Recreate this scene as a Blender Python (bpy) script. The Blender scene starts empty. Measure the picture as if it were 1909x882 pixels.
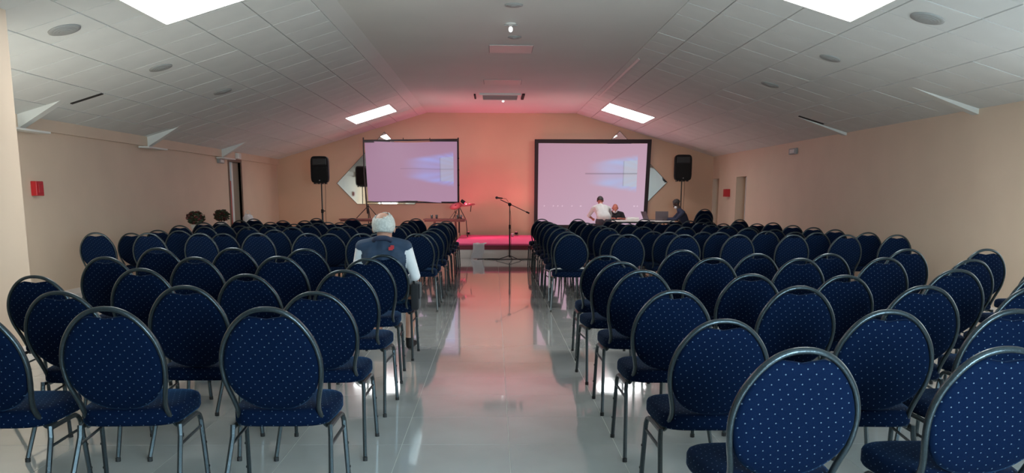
import bpy, bmesh, math, random
from mathutils import Vector, Matrix, noise
random.seed(7)
SC = bpy.context.scene
COL = SC.collection

# ---------------------------------------------------------------- camera
cam_data = bpy.data.cameras.new('camera')
cam = bpy.data.objects.new('camera', cam_data)
COL.objects.link(cam)
cam_data.sensor_fit = 'HORIZONTAL'; cam_data.sensor_width = 36.0
cam_data.lens = 1585.0 / 1909.0 * 36.0
cam_data.shift_y = 199.0 / 1909.0
cam_data.clip_start = 0.05; cam_data.clip_end = 200
cam.matrix_world = Matrix(((0.99977672, 0.0, -0.02113093, 0.0),
                           (-0.02082223, 0.17030716, -0.985171, 0.0),
                           (0.00359875, 0.98539102, 0.17026914, 1.42),
                           (0, 0, 0, 1)))
SC.camera = cam

# ---------------------------------------------------------------- world, exposure
world = bpy.data.worlds.new('world'); SC.world = world
world.use_nodes = True
world.node_tree.nodes['Background'].inputs[0].default_value = (0.75, 0.85, 1.0, 1)
world.node_tree.nodes['Background'].inputs[1].default_value = 0.6
SC.view_settings.view_transform = 'Standard'
SC.view_settings.look = 'None'
SC.view_settings.gamma = 1.0
SC.view_settings.use_curve_mapping = False
SC.view_settings.exposure = 0.0
try:
    SC.cycles.use_denoising = True
    SC.cycles.sample_clamp_indirect = 4.0
    SC.cycles.max_bounces = 8
    SC.cycles.diffuse_bounces = 5
    SC.cycles.caustics_reflective = False
    SC.cycles.caustics_refractive = False
except Exception:
    pass

# light strengths (windows, skylights and stage lamps of the hall, plus two added wall-wash lamps)
SKYLIGHT_NEAR = 18.0
SKYLIGHT_FAR = 12.0
REAR_WINDOW = 66.0
SIDE_WINDOW = 3.0
RETURN_WINDOW = 8.0
PINK_POWER = 80.0
ADDED_WALL_WASH = 72.0
STAGE_LAMP = 200.0

# ---------------------------------------------------------------- materials
def mat(name, col, rough=0.6, metal=0.0, spec=0.5, noise_amt=0.0, noise_scale=8.0, bump=0.0,
        bump_scale=60.0, emit=None, estr=0.0, coat=0.0, sheen=0.0, trans=0.0):
    m = bpy.data.materials.new(name); m.use_nodes = True
    nt = m.node_tree; b = nt.nodes['Principled BSDF']
    b.inputs['Base Color'].default_value = (*col, 1)
    b.inputs['Roughness'].default_value = rough
    b.inputs['Metallic'].default_value = metal
    b.inputs['Specular IOR Level'].default_value = spec
    b.inputs['Coat Weight'].default_value = coat
    b.inputs['Sheen Weight'].default_value = sheen
    b.inputs['Transmission Weight'].default_value = trans
    if emit:
        b.inputs['Emission Color'].default_value = (*emit, 1)
        b.inputs['Emission Strength'].default_value = estr
    if noise_amt > 0 or bump > 0:
        tc = nt.nodes.new('ShaderNodeTexCoord')
    if noise_amt > 0:
        n = nt.nodes.new('ShaderNodeTexNoise'); n.inputs['Scale'].default_value = noise_scale
        n.inputs['Detail'].default_value = 5
        nt.links.new(tc.outputs['Object'], n.inputs['Vector'])
        r = nt.nodes.new('ShaderNodeMapRange')
        r.inputs['From Min'].default_value = 0.3; r.inputs['From Max'].default_value = 0.7
        r.inputs['To Min'].default_value = 1 - noise_amt; r.inputs['To Max'].default_value = 1 + noise_amt
        nt.links.new(n.outputs['Fac'], r.inputs['Value'])
        mx = nt.nodes.new('ShaderNodeVectorMath'); mx.operation = 'SCALE'
        mx.inputs[0].default_value = col
        nt.links.new(r.outputs['Result'], mx.inputs['Scale'])
        nt.links.new(mx.outputs['Vector'], b.inputs['Base Color'])
    if bump > 0:
        n2 = nt.nodes.new('ShaderNodeTexNoise'); n2.inputs['Scale'].default_value = bump_scale
        nt.links.new(tc.outputs['Object'], n2.inputs['Vector'])
        bp = nt.nodes.new('ShaderNodeBump'); bp.inputs['Strength'].default_value = bump
        bp.inputs['Distance'].default_value = 0.004
        nt.links.new(n2.outputs['Fac'], bp.inputs['Height'])
        nt.links.new(bp.outputs['Normal'], b.inputs['Normal'])
    return m

M = {}
M['wall'] = mat('cream_wall_paint', (0.68, 0.53, 0.40), 0.55, noise_amt=0.03, noise_scale=1.5, bump=0.15, bump_scale=90)
M['far_wall'] = mat('peach_wall_paint', (0.64, 0.41, 0.27), 0.55, noise_amt=0.03, noise_scale=1.5, bump=0.15, bump_scale=90)
M['ctile'] = mat('ceiling_tile', (0.74, 0.735, 0.71), 0.9, spec=0.2, noise_amt=0.03, noise_scale=2.0, bump=0.3, bump_scale=220)
M['grid'] = mat('ceiling_grid', (0.36, 0.36, 0.35), 0.6)
M['gypsum'] = mat('white_plasterboard', (0.74, 0.73, 0.70), 0.7, noise_amt=0.02, noise_scale=1.0)
M['white'] = mat('white_paint', (0.75, 0.74, 0.70), 0.5)
M['floor'] = mat('polished_porcelain', (0.45, 0.45, 0.43), 0.08, spec=0.85, coat=0.7, noise_amt=0.05, noise_scale=3.0)
M['grout'] = mat('pale_grout', (0.62, 0.60, 0.55), 0.8)
M['frame'] = mat('hammered_grey_metal', (0.042, 0.054, 0.060), 0.30, metal=0.8, noise_amt=0.12, noise_scale=120, bump=0.2, bump_scale=260)
M['black'] = mat('black_plastic', (0.008, 0.007, 0.007), 0.6, spec=0.2)
M['black_metal'] = mat('black_metal', (0.02, 0.018, 0.018), 0.35, metal=0.3)
M['black_cloth'] = mat('black_cloth', (0.012, 0.012, 0.014), 0.9, sheen=0.1)
M['dark'] = mat('dark_void', (0.02, 0.016, 0.014), 0.9)
M['rubber'] = mat('rubber', (0.01, 0.01, 0.01), 0.7)
M['grille'] = mat('speaker_grille', (0.008, 0.008, 0.008), 0.7, spec=0.2, bump=0.8, bump_scale=500)
M['mirror'] = mat('mirror_glass', (0.86, 0.88, 0.84), 0.03, metal=1.0)
M['mirror_edge'] = mat('mirror_edge', (0.20, 0.15, 0.11), 0.3)
M['red'] = mat('red_plastic', (0.45, 0.01, 0.015), 0.4)
M['chrome'] = mat('chrome', (0.7, 0.7, 0.7), 0.2, metal=1.0)
M['carpet'] = mat('pink_red_stage_carpet', (0.85, 0.10, 0.24), 0.85, noise_amt=0.08, noise_scale=40, bump=0.4, bump_scale=300)
M['stage_edge'] = mat('dark_red_stage_edge', (0.22, 0.015, 0.03), 0.6)
M['skirt'] = mat('pale_stage_base', (0.85, 0.74, 0.66), 0.7)
M['door'] = mat('brown_door', (0.16, 0.10, 0.07), 0.5)
M['olive'] = mat('grey_green_door_leaf', (0.22, 0.20, 0.15), 0.5)
M['tan'] = mat('tan_recess', (0.38, 0.24, 0.12), 0.7)
M['wood'] = mat('dark_red_table', (0.16, 0.05, 0.04), 0.5, noise_amt=0.2, noise_scale=12)
M['tablewhite'] = mat('white_table', (0.80, 0.78, 0.76), 0.4)
M['screenback'] = mat('screen_border', (0.015, 0.008, 0.010), 0.7)
M['skin'] = mat('skin', (0.50, 0.26, 0.18), 0.55, noise_amt=0.05, noise_scale=20)
M['skin_red'] = mat('red_lit_skin', (0.50, 0.17, 0.12), 0.5, noise_amt=0.05, noise_scale=20)  # red stage light put into the skin colour
M['skin_dark'] = mat('dark_skin', (0.05, 0.028, 0.02), 0.5)
M['hair_grey'] = mat('grey_white_hair', (0.52, 0.52, 0.48), 0.8, noise_amt=0.2, noise_scale=60, bump=0.8, bump_scale=150)
M['hair_dark'] = mat('dark_hair', (0.03, 0.025, 0.025), 0.7, noise_amt=0.3, noise_scale=60, bump=0.6, bump_scale=150)
M['shirt_white'] = mat('white_shirt_cloth', (0.72, 0.72, 0.72), 0.85, noise_amt=0.05, noise_scale=14, bump=0.4, bump_scale=30)
M['vest'] = mat('slate_blue_vest', (0.018, 0.038, 0.075), 0.8, noise_amt=0.1, noise_scale=14, bump=0.4, bump_scale=30)
M['tee_grey'] = mat('pale_grey_tshirt', (0.50, 0.50, 0.49), 0.85, noise_amt=0.05, noise_scale=14, bump=0.4, bump_scale=30)
M['navy'] = mat('navy_jacket', (0.012, 0.02, 0.05), 0.8, noise_amt=0.1, noise_scale=14)
M['trouser'] = mat('dark_trousers', (0.03, 0.03, 0.04), 0.85)
M['flower'] = mat('dark_red_flowers', (0.13, 0.02, 0.02), 0.7)
M['leaf'] = mat('dark_green_leaves', (0.035, 0.05, 0.02), 0.6)
M['petal'] = mat('pink_petals', (0.45, 0.15, 0.15), 0.6)
M['paper'] = mat('white_cloth', (0.78, 0.78, 0.78), 0.8)
M['laptop'] = mat('grey_laptop_shell', (0.16, 0.14, 0.15), 0.4, metal=0.5)
M['lit_cymbal'] = mat('red_lit_cymbal', (0.70, 0.08, 0.10), 0.5)  # red light of the stage lamp put into the cymbal colour
M['glass'] = mat('clear_glass', (0.9, 0.9, 0.9), 0.05, trans=0.9)
M['vent'] = mat('vent_disc', (0.34, 0.34, 0.33), 0.6)
M['sky_panel'] = mat('lit_skylight', (0.9, 0.9, 0.9), 0.4, emit=(0.97, 1.0, 1.0), estr=SKYLIGHT_NEAR)
M['sky_panel_far'] = mat('lit_skylight_far', (0.9, 0.9, 0.9), 0.4, emit=(0.97, 1.0, 1.0), estr=SKYLIGHT_FAR)
M['rear_wall'] = mat('darkened_rear_wall', (0.10, 0.085, 0.07), 0.6)  # wall behind the camera, darkened to cut bounce onto chair backs
M['rear_pane'] = mat('daylit_rear_pane', (0.8, 0.8, 0.8), 0.3, emit=(0.62, 0.86, 1.0), estr=REAR_WINDOW)
M['side_pane'] = mat('daylit_side_pane', (0.8, 0.8, 0.8), 0.3, emit=(0.85, 0.95, 1.0), estr=SIDE_WINDOW)
M['return_pane'] = mat('daylit_return_pane', (0.8, 0.8, 0.8), 0.3, emit=(0.95, 1.0, 0.92), estr=RETURN_WINDOW)
M['lamp_red'] = mat('pink_lamp_lens', (0.5, 0.05, 0.1), 0.3, emit=(1.0, 0.12, 0.25), estr=0.7)
M['white_dot'] = mat('lit_white_lamp', (0.9, 0.9, 0.9), 0.3, emit=(1, 1, 1), estr=2.0)

def fabric():
    m = bpy.data.materials.new('navy_dotted_fabric'); m.use_nodes = True
    nt = m.node_tree; b = nt.nodes['Principled BSDF']; L = nt.links
    b.inputs['Roughness'].default_value = 0.85
    b.inputs['Sheen Weight'].default_value = 0.12
    b.inputs['Sheen Roughness'].default_value = 0.25
    b.inputs['Sheen Tint'].default_value = (0.15, 0.4, 0.8, 1)
    b.inputs['Specular IOR Level'].default_value = 0.06
    uv = nt.nodes.new('ShaderNodeUVMap'); uv.uv_map = 'UVMap'
    sp = nt.nodes.new('ShaderNodeSeparateXYZ'); L.new(uv.outputs[0], sp.inputs[0])
    def mth(op, a, bb=None):
        n = nt.nodes.new('ShaderNodeMath'); n.operation = op
        for i, v in enumerate((a, bb)):
            if v is None: continue
            if isinstance(v, (int, float)): n.inputs[i].default_value = v
            else: L.new(v, n.inputs[i])
        return n.outputs[0]
    u, v = sp.outputs[0], sp.outputs[1]
    bb = mth('DIVIDE', v, 0.0165)
    aa = mth('ADD', mth('DIVIDE', u, 0.0495), mth('MULTIPLY', bb, 0.583))
    # nearest lattice point in the skewed cell, measured back in metres
    fa = mth('SUBTRACT', mth('FRACT', aa), 0.5); fb = mth('SUBTRACT', mth('FRACT', bb), 0.5)
    du = mth('SUBTRACT', mth('MULTIPLY', fa, 0.0495), mth('MULTIPLY', fb, 0.0289))
    dv = mth('MULTIPLY', fb, 0.0165)
    d = mth('SQRT', mth('ADD', mth('MULTIPLY', du, du), mth('MULTIPLY', dv, dv)))
    dot = mth('LESS_THAN', d, 0.0023)
    n = nt.nodes.new('ShaderNodeTexNoise'); n.inputs['Scale'].default_value = 500
    L.new(uv.outputs[0], n.inputs['Vector'])
    mix = nt.nodes.new('ShaderNodeMix'); mix.data_type = 'RGBA'
    L.new(n.outputs['Fac'], mix.inputs[0])
    mix.inputs[6].default_value = (0.0003, 0.0037, 0.0150, 1); mix.inputs[7].default_value = (0.0005, 0.0054, 0.0215, 1)
    mix2 = nt.nodes.new('ShaderNodeMix'); mix2.data_type = 'RGBA'
    L.new(dot, mix2.inputs[0]); L.new(mix.outputs[2], mix2.inputs[6]); mix2.inputs[7].default_value = (0.075, 0.105, 0.14, 1)
    L.new(mix2.outputs[2], b.inputs['Base Color'])
    bp = nt.nodes.new('ShaderNodeBump'); bp.inputs['Strength'].default_value = 0.25; bp.inputs['Distance'].default_value = 0.002
    L.new(n.outputs['Fac'], bp.inputs['Height']); L.new(bp.outputs['Normal'], b.inputs['Normal'])
    return m
M['fabric'] = fabric()

def screen_mat():
    m = bpy.data.materials.new('projected_picture'); m.use_nodes = True
    nt = m.node_tree; b = nt.nodes['Principled BSDF']
    a = nt.nodes.new('ShaderNodeVertexColor'); a.layer_name = 'picture'
    b.inputs['Base Color'].default_value = (0.08, 0.08, 0.085, 1); b.inputs['Roughness'].default_value = 0.8
    b.inputs['Specular IOR Level'].default_value = 0.1
    nt.links.new(a.outputs['Color'], b.inputs['Emission Color']); b.inputs['Emission Strength'].default_value = 1.0
    return m
M['screen'] = screen_mat()

# ---------------------------------------------------------------- helpers
def link(name, bm, m, parent=None, smooth=False, loc=None):
    me = bpy.data.meshes.new(name)
    bmesh.ops.recalc_face_normals(bm, faces=bm.faces[:])
    bm.to_mesh(me); bm.free()
    for x in (m if isinstance(m, (list, tuple)) else [m]): me.materials.append(x)
    if smooth:
        for p in me.polygons: p.use_smooth = True
    o = bpy.data.objects.new(name, me); COL.objects.link(o)
    if parent: o.parent = parent
    if loc: o.location = loc
    return o
def nbm(): return bmesh.new()
def tag(o, label=None, cat=None, group=None, kind=None):
    if label: o['label'] = label
    if cat: o['category'] = cat
    if group: o['group'] = group
    if kind: o['kind'] = kind
    return o
def thing(name, label, cat, loc=(0, 0, 0), rz=0.0, group=None, kind=None):
    o = bpy.data.objects.new(name, None); COL.objects.link(o)
    o.empty_display_size = 0.1
    o.location = loc; o.rotation_euler = (0, 0, rz)
    return tag(o, label, cat, group, kind)
def box(bm, x0, x1, y0, y1, z0, z1, mi=0):
    vs = [bm.verts.new(p) for p in ((x0,y0,z0),(x1,y0,z0),(x1,y1,z0),(x0,y1,z0),(x0,y0,z1),(x1,y0,z1),(x1,y1,z1),(x0,y1,z1))]
    for f in ((0,3,2,1),(4,5,6,7),(0,1,5,4),(1,2,6,5),(2,3,7,6),(3,0,4,7)):
        fc = bm.faces.new([vs[i] for i in f]); fc.material_index = mi
    return vs
def rbox(bm, x0, x1, y0, y1, z0, z1, r=0.01, seg=2):
    b2 = bmesh.new(); box(b2, x0, x1, y0, y1, z0, z1)
    bmesh.ops.recalc_face_normals(b2, faces=b2.faces[:])
    bmesh.ops.bevel(b2, geom=b2.edges[:], offset=r, segments=seg, profile=0.5, affect='EDGES')
    me = bpy.data.meshes.new('t'); b2.to_mesh(me); b2.free(); bm.from_mesh(me); bpy.data.meshes.remove(me)
def tube(bm, pts, r, seg=8, r2=None, caps=True, mi=0, radii=None, up=(0, 0, 1)):
    """sweep an ellipse (r across, r2 in the other direction) along the points"""
    pts = [Vector(p) for p in pts]; r2 = r2 or r
    rings = []
    prev = None
    for i, p in enumerate(pts):
        t = (pts[min(i+1, len(pts)-1)] - pts[max(i-1, 0)]).normalized()
        if prev is None:
            a = Vector(up)
            if abs(t.dot(a)) > 0.95: a = Vector((0, 1, 0)) if abs(t.y) < 0.9 else Vector((1, 0, 0))
            n = (a - t*a.dot(t)).normalized()
        else:
            n = (prev - t*prev.dot(t)).normalized()
        prev = n; b = t.cross(n)
        k = radii[i] if radii else 1.0
        rings.append([bm.verts.new(p + n*(r*k*math.cos(2*math.pi*j/seg)) + b*(r2*k*math.sin(2*math.pi*j/seg))) for j in range(seg)])
    for a, c in zip(rings, rings[1:]):
        for j in range(seg):
            f = bm.faces.new((a[j], a[(j+1) % seg], c[(j+1) % seg], c[j])); f.material_index = mi
    if caps:
        for rg in (rings[0], rings[-1]):
            f = bm.faces.new(rg); f.material_index = mi
def disc(bm, c, r, h, seg=24, r2=None, mi=0, axis='z'):
    c = Vector(c)
    d = {'z': Vector((0,0,1)), 'y': Vector((0,1,0)), 'x': Vector((1,0,0))}[axis]
    tube(bm, [c, c + d*h], r, seg, mi=mi, radii=[1, (r2 or r)/r])
def lathe(bm, prof, c=(0,0,0), seg=20, mi=0):
    c = Vector(c); rings = []
    for r, z in prof:
        rings.append([bm.verts.new(c + Vector((max(r,1e-4)*math.cos(2*math.pi*j/seg), max(r,1e-4)*math.sin(2*math.pi*j/seg), z))) for j in range(seg)])
    for a, b in zip(rings, rings[1:]):
        for j in range(seg):
            f = bm.faces.new((a[j], a[(j+1) % seg], b[(j+1) % seg], b[j])); f.material_index = mi
    bm.faces.new(rings[0]); bm.faces.new(rings[-1])
def ellipsoid(bm, c, rx, ry, rz, u=16, v=10, rot=None):
    mtx = Matrix.Translation(c) @ (rot.to_4x4() if rot else Matrix()) @ Matrix.Diagonal((rx, ry, rz, 1))
    bmesh.ops.create_uvsphere(bm, u_segments=u, v_segments=v, radius=1, matrix=mtx)
def interp(tab, x):
    if x <= tab[0][0]: return tab[0][1]
    for (a, b), (c, d) in zip(tab, tab[1:]):
        if x <= c: return b + (d-b)*(x-a)/(c-a)
    return tab[-1][1]
def catmull(pts, n=4):
    P = [Vector(p) for p in pts]; out = []
    for i in range(len(P)-1):
        p0 = P[i-1] if i else P[0]*2-P[1]
        p3 = P[i+2] if i+2 < len(P) else P[-1]*2-P[-2]
        p1, p2 = P[i], P[i+1]
        for k in range(n):
            t = k/n
            out.append(0.5*((2*p1)+(-p0+p2)*t+(2*p0-5*p1+4*p2-p3)*t*t+(-p0+3*p1-3*p2+p3)*t**3))
    out.append(P[-1]); return out
def copy_tree(o, parent=None):
    c = o.copy(); COL.objects.link(c); c.parent = parent
    for ch in [k for k in ALLKIDS.get(o.name, [])]:
        copy_tree(ch, c)
    return c
ALLKIDS = {}
def register(o):
    ALLKIDS[o.name] = list(o.children)
    for k in o.children: register(k)

# ================================================================= THE ROOM
XL, XR, YF, YR = -6.09, 6.22, 24.5, -0.8        # left, right, far and rear wall
FZ = 3.712                                       # flat part of the ceiling
FL, FR = -1.87, 2.30                             # its edges
SL, SR = 0.3095, -0.2965
def zl(x): return FZ + SL*(x - FL)
def zr(x): return FZ + SR*(x - FR)
def zc(x): return zl(x) if x < FL else (zr(x) if x > FR else FZ)

# ---- floor
TS = 0.62
fl = nbm(); box(fl, XL-0.6, XR+0.6, YR-0.3, YF+0.3, -0.20, -0.0022)
floor = link('floor', fl, M['grout']); floor['kind'] = 'structure'
GX, GY = 0.087, 4.767 - 20*TS
tiles = []
for i in range(-11, 11):
    for j in range(0, 60):
        x0, x1 = GX+i*TS, GX+(i+1)*TS; y0, y1 = GY+j*TS, GY+(j+1)*TS
        x0, x1 = max(x0, XL), min(x1, XR); y0, y1 = max(y0, YR), min(y1, YF)
        if x1-x0 < 0.03 or y1-y0 < 0.03: continue
        tiles.append((x0, x1, y0, y1))
GAP = 0.0016
def slab(bm, x0, x1, y0, y1, z0, z1): box(bm, x0+GAP, x1-GAP, y0+GAP, y1-GAP, z0, z1)
vis = [t for t in tiles if t[2] > 3.4 and min(abs(t[0]), abs(t[1])) < t[3]*0.63]
vis.sort(key=lambda t: t[2])
singles = set(vis[:290])
full = None
for t in vis[:290]:
    w, d = t[1]-t[0], t[3]-t[2]
    if abs(w-TS) < 1e-4 and abs(d-TS) < 1e-4:
        if full is None:
            b = nbm(); slab(b, -TS/2, TS/2, -TS/2, TS/2, -0.012, 0.0)
            o = link('floor_tile', b, M['floor'], floor); full = o.data
        else:
            o = bpy.data.objects.new('floor_tile', full); COL.objects.link(o); o.parent = floor
    else:
        b = nbm(); slab(b, -w/2, w/2, -d/2, d/2, -0.012, 0.0)
        o = link('floor_tile', b, M['floor'], floor)
    o.location = ((t[0]+t[1])/2, (t[2]+t[3])/2, random.uniform(-0.0002, 0.0))
    o.rotation_euler = (random.gauss(0, 0.0004), random.gauss(0, 0.0004), 0)
b = nbm()
for t in tiles:
    if t not in singles: slab(b, *t, -0.012, 0.0)
link('floor_tile', b, M['floor'], floor)['kind'] = 'stuff'

# ---- ceiling: plasterboard centre, dark grid behind, tiles on both slopes
b = nbm()
box(b, FL, FR, YR, YF, FZ, FZ+0.06)
def slope_quad(bm, xa, xb, y0, y1, off, th, zf, mi=0):
    vs = [bm.verts.new((x, y, zf(x)+o)) for o in (off, off+th) for (x, y) in ((xa,y0),(xb,y0),(xb,y1),(xa,y1))]
    for f in ((0,3,2,1),(4,5,6,7),(0,1,5,4),(1,2,6,5),(2,3,7,6),(3,0,4,7)):
        fc = bm.faces.new([vs[i] for i in f]); fc.material_index = mi
slope_quad(b, -2.105, FL, YR, YF, 0.0, 0.05, zl)
slope_quad(b, XL-0.4, -2.105, YR, YF, 0.016, 0.05, zl, 1)
slope_quad(b, FR, XR+0.4, YR, YF, 0.016, 0.05, zr, 1)
ceiling = link('ceiling', b, [M['gypsum'], M['grid']]); ceiling['kind'] = 'structure'

SKY = []   # skylight rectangles (x0,x1,y0,y1,side,material)
for (y0, y1, mt) in ((7.98, 9.56, 'sky_panel'), (20.6, 22.2, 'sky_panel_far')):
    SKY.append((-3.48, -2.46, y0, y1, 'L', mt))
    SKY.append((2.72, 3.79, y0 if y0 != 7.98 else 7.84, y1 if y0 != 7.98 else 9.42, 'R', mt))
def rect_minus(r, h):
    """strips of rectangle r left over around hole h"""
    x0,x1,y0,y1 = r; a0,a1,b0,b1 = h
    if a0 >= x1 or a1 <= x0 or b0 >= y1 or b1 <= y0: return [r]
    out = []
    if y0 < b0: out.append((x0,x1,y0,b0))
    if b1 < y1: out.append((x0,x1,b1,y1))
    c0, c1 = max(y0,b0), min(y1,b1)
    if x0 < a0: out.append((x0,a0,c0,c1))
    if a1 < x1: out.append((a1,x1,c0,c1))
    return [q for q in out if q[1]-q[0] > 0.01 and q[3]-q[2] > 0.01]
LX = [-2.105, -2.70, -3.295, -3.87, -4.465, -5.07, -5.665, XL-0.01]
RX = [FR, 2.71, 3.31, 3.90, 4.52, 5.145, 5.757, XR+0.01]
ct = []
for side, xs in (('L', LX), ('R', RX)):
    for a, c in zip(xs, xs[1:]):
        x0, x1 = min(a, c), max(a, c)
        ph = 8.42 if side == 'L' else 8.18
        for j in range(-26, 28):
            y0, y1 = max(ph+j*0.62, YR), min(ph+(j+1)*0.62, YF)
            if y1-y0 < 0.03: continue
            rs = [(x0, x1, y0, y1)]
            for s in SKY:
                if s[4] == side: rs = [q for r in rs for q in rect_minus(r, (s[0]-0.03, s[1]+0.03, s[2]-0.03, s[3]+0.03))]
            ct.append((side, rs, y0, x0, x1))
def tile_geo(bm, rs, zf, ox=0, oy=0, oz=0):
    for (x0, x1, y0, y1) in rs:
        gx, gy = 0.008, 0.0055
        vs = []
        for o in (0.0, 0.012):
            for (x, y) in ((x0+gx,y0+gy),(x1-gx,y0+gy),(x1-gx,y1-gy),(x0+gx,y1-gy)):
                vs.append(bm.verts.new((x-ox, y-oy, zf(x)+o-oz)))
        for f in ((0,3,2,1),(4,5,6,7),(0,1,5,4),(1,2,6,5),(2,3,7,6),(3,0,4,7)): bm.faces.new([vs[i] for i in f])
vis = sorted([t for t in ct if t[2] > 6.9 and t[1]], key=lambda t: t[2])[:290]
vids = set(id(t) for t in vis)
cache = {}
for t in vis:
    side, rs, y0, x0, x1 = t
    zf = zl if side == 'L' else zr
    xc, yc = (x0+x1)/2, y0+0.31
    plain = len(rs) == 1 and abs(rs[0][1]-rs[0][0]-(x1-x0)) < 1e-6 and abs(rs[0][3]-rs[0][2]-0.62) < 1e-5
    key = (side, round(x0, 3))
    if plain and key in cache:
        o = bpy.data.objects.new('ceiling_tile', cache[key]); COL.objects.link(o); o.parent = ceiling
    else:
        b = nbm(); tile_geo(b, rs, zf, xc, yc, zf(xc)); o = link('ceiling_tile', b, M['ctile'], ceiling)
        if plain: cache[key] = o.data
    o.location = (xc, yc, zf(xc)+random.uniform(-0.0015, 0.0015))
    o.rotation_euler = (random.gauss(0, 0.0012), random.gauss(0, 0.0012), 0)
b = nbm()
for t in ct:
    if id(t) not in vids: tile_geo(b, t[1], zl if t[0] == 'L' else zr)
link('ceiling_tile', b, M['ctile'], ceiling)['kind'] = 'stuff'

sky_names = {('L', 7.98): 'large glowing white skylight in the left slope, cut by the top of the picture',
             ('R', 7.84): 'large glowing white skylight in the right slope, cut by the top of the picture',
             ('L', 20.6): 'small glowing white skylight in the left slope near the stage wall',
             ('R', 20.6): 'small glowing white skylight in the right slope near the stage wall',
             }
for (x0, x1, y0, y1, side, mt) in SKY:
    zf = zl if side == 'L' else zr
    xc, yc = (x0+x1)/2, (y0+y1)/2
    t = thing('skylight', sky_names[(side, y0)], 'skylight', (xc, yc, zf(xc)), 0, 'skylights in the ceiling slopes')
    def q(bm, a, c, d, e, off, th):
        vs = [bm.verts.new((x-xc, y-yc, zf(x)-zf(xc)+o)) for o in (off, off+th) for (x, y) in ((a,d),(c,d),(c,e),(a,e))]
        for f in ((0,3,2,1),(4,5,6,7),(0,1,5,4),(1,2,6,5),(2,3,7,6),(3,0,4,7)): bm.faces.new([vs[i] for i in f])
    fb = nbm(); w = 0.03
    q(fb, x0-w, x0, y0-w, y1+w, -0.008, 0.02); q(fb, x1, x1+w, y0-w, y1+w, -0.008, 0.02)
    q(fb, x0, x1, y0-w, y0, -0.008, 0.02); q(fb, x0, x1, y1, y1+w, -0.008, 0.02)
    link('frame', fb, M['white'], t)
    pb = nbm(); q(pb, x0, x1, y0, y1, 0.0, 0.008)
    link('pane', pb, M[mt], t)

# ---- walls
def wall_profile(bm, y0, y1, x0, x1, zlow=0.0, extra=0.03):
    xs = sorted({x0, x1, *[x for x in (FL, FR) if x0 < x < x1]})
    bot = [(x, zlow) for x in xs]; top = [(x, zc(x)+extra) for x in xs]
    poly = bot + top[::-1]
    fr = [bm.verts.new((x, y0, z)) for x, z in poly]; bk = [bm.verts.new((x, y1, z)) for x, z in poly]
    bm.faces.new(fr); bm.faces.new(bk)
    n = len(poly)
    for i in range(n): bm.faces.new((fr[i], fr[(i+1) % n], bk[(i+1) % n], bk[i]))
b = nbm(); wall_profile(b, YF, YF+0.2, XL-0.2, XR+0.6)
link('wall_far', b, M['far_wall'])['kind'] = 'structure'

# unseen rear wall, set close and dark to shape the light; one daylit window
RW = [(0.7, 2.7)]
b = nbm()
zt, zb = 2.3, 0.95
box(b, XL-0.2, XR+0.2, YR-0.2, YR, 0, zb)
wall_profile(b, YR-0.2, YR, XL-0.2, XR+0.2, zlow=zt)
edges = [XL-0.2] + [v for r in RW for v in r] + [XR+0.2]
for k in range(0, len(edges), 2): box(b, edges[k], edges[k+1], YR-0.2, YR, zb, zt)
link('wall_rear', b, M['rear_wall'])['kind'] = 'structure'
n = 1
for (x0, x1) in RW:
    w = thing('window_%d' % n, None, None, ((x0+x1)/2, YR-0.1, zb), kind='structure'); n += 1
    hw = (x1-x0)/2; hh = zt-zb
    fb = nbm()
    for (a, c, d, e) in ((-hw, -hw+0.06, 0, hh), (hw-0.06, hw, 0, hh), (-0.03, 0.03, 0.06, hh-0.06)): box(fb, a, c, -0.03, 0.03, d, e)
    box(fb, -hw+0.06, hw-0.06, -0.03, 0.03, 0, 0.06); box(fb, -hw+0.06, hw-0.06, -0.03, 0.03, hh-0.06, hh)
    link('window_frame', fb, M['white'], w)
    for s in (-1, 1):
        pb = nbm(); box(pb, min(s*0.03, s*(hw-0.06)), max(s*0.03, s*(hw-0.06)), -0.008, 0.008, 0.06, hh-0.06)
        link('pane', pb, M['rear_pane'], w)

# left wall: near part stands further in, then a return, then the long recess
b = nbm(); RX0, RY0 = -4.21, 7.8
box(b, RX0-0.2, RX0, YR, RY0, 0, zl(RX0)+0.03)
link('wall_left_near', b, M['wall'])['kind'] = 'structure'
b = nbm()
DX0, DX1 = -5.55, -4.55       # glazed door in the return wall, faces the stage
box(b, DX1, RX0-0.2, RY0-0.2, RY0, 0, zl(RX0)+0.0)
box(b, XL, DX0, RY0-0.2, RY0, 0, zl(DX0)+0.0)
box(b, DX0, DX1, RY0-0.2, RY0, 2.1, zl(DX1)+0.0)
link('wall_left_return', b, M['wall'])['kind'] = 'structure'
w = thing('door_1', None, None, ((DX0+DX1)/2, RY0-0.1, 0), kind='structure')
fb = nbm()
for (a, c, d, e) in ((-0.5, -0.42, 0, 2.1), (0.42, 0.5, 0, 2.1), (-0.42, 0.42, 2.02, 2.1), (-0.42, 0.42, 0, 0.1), (-0.42, 0.42, 0.98, 1.04), (0.12, 0.17, 0.1, 0.98), (0.12, 0.17, 1.04, 2.02)):
    box(fb, a, c, -0.03, 0.03, d, e)
link('door_frame', fb, M['white'], w)
for (x0, x1, z0, z1) in ((-0.42, 0.12, 0.1, 0.98), (0.17, 0.42, 0.1, 0.98), (-0.42, 0.12, 1.04, 2.02), (0.17, 0.42, 1.04, 2.02)):
    pb = nbm(); box(pb, x0, x1, -0.008, 0.008, z0, z1); link('pane', pb, M['return_pane'], w)

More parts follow.
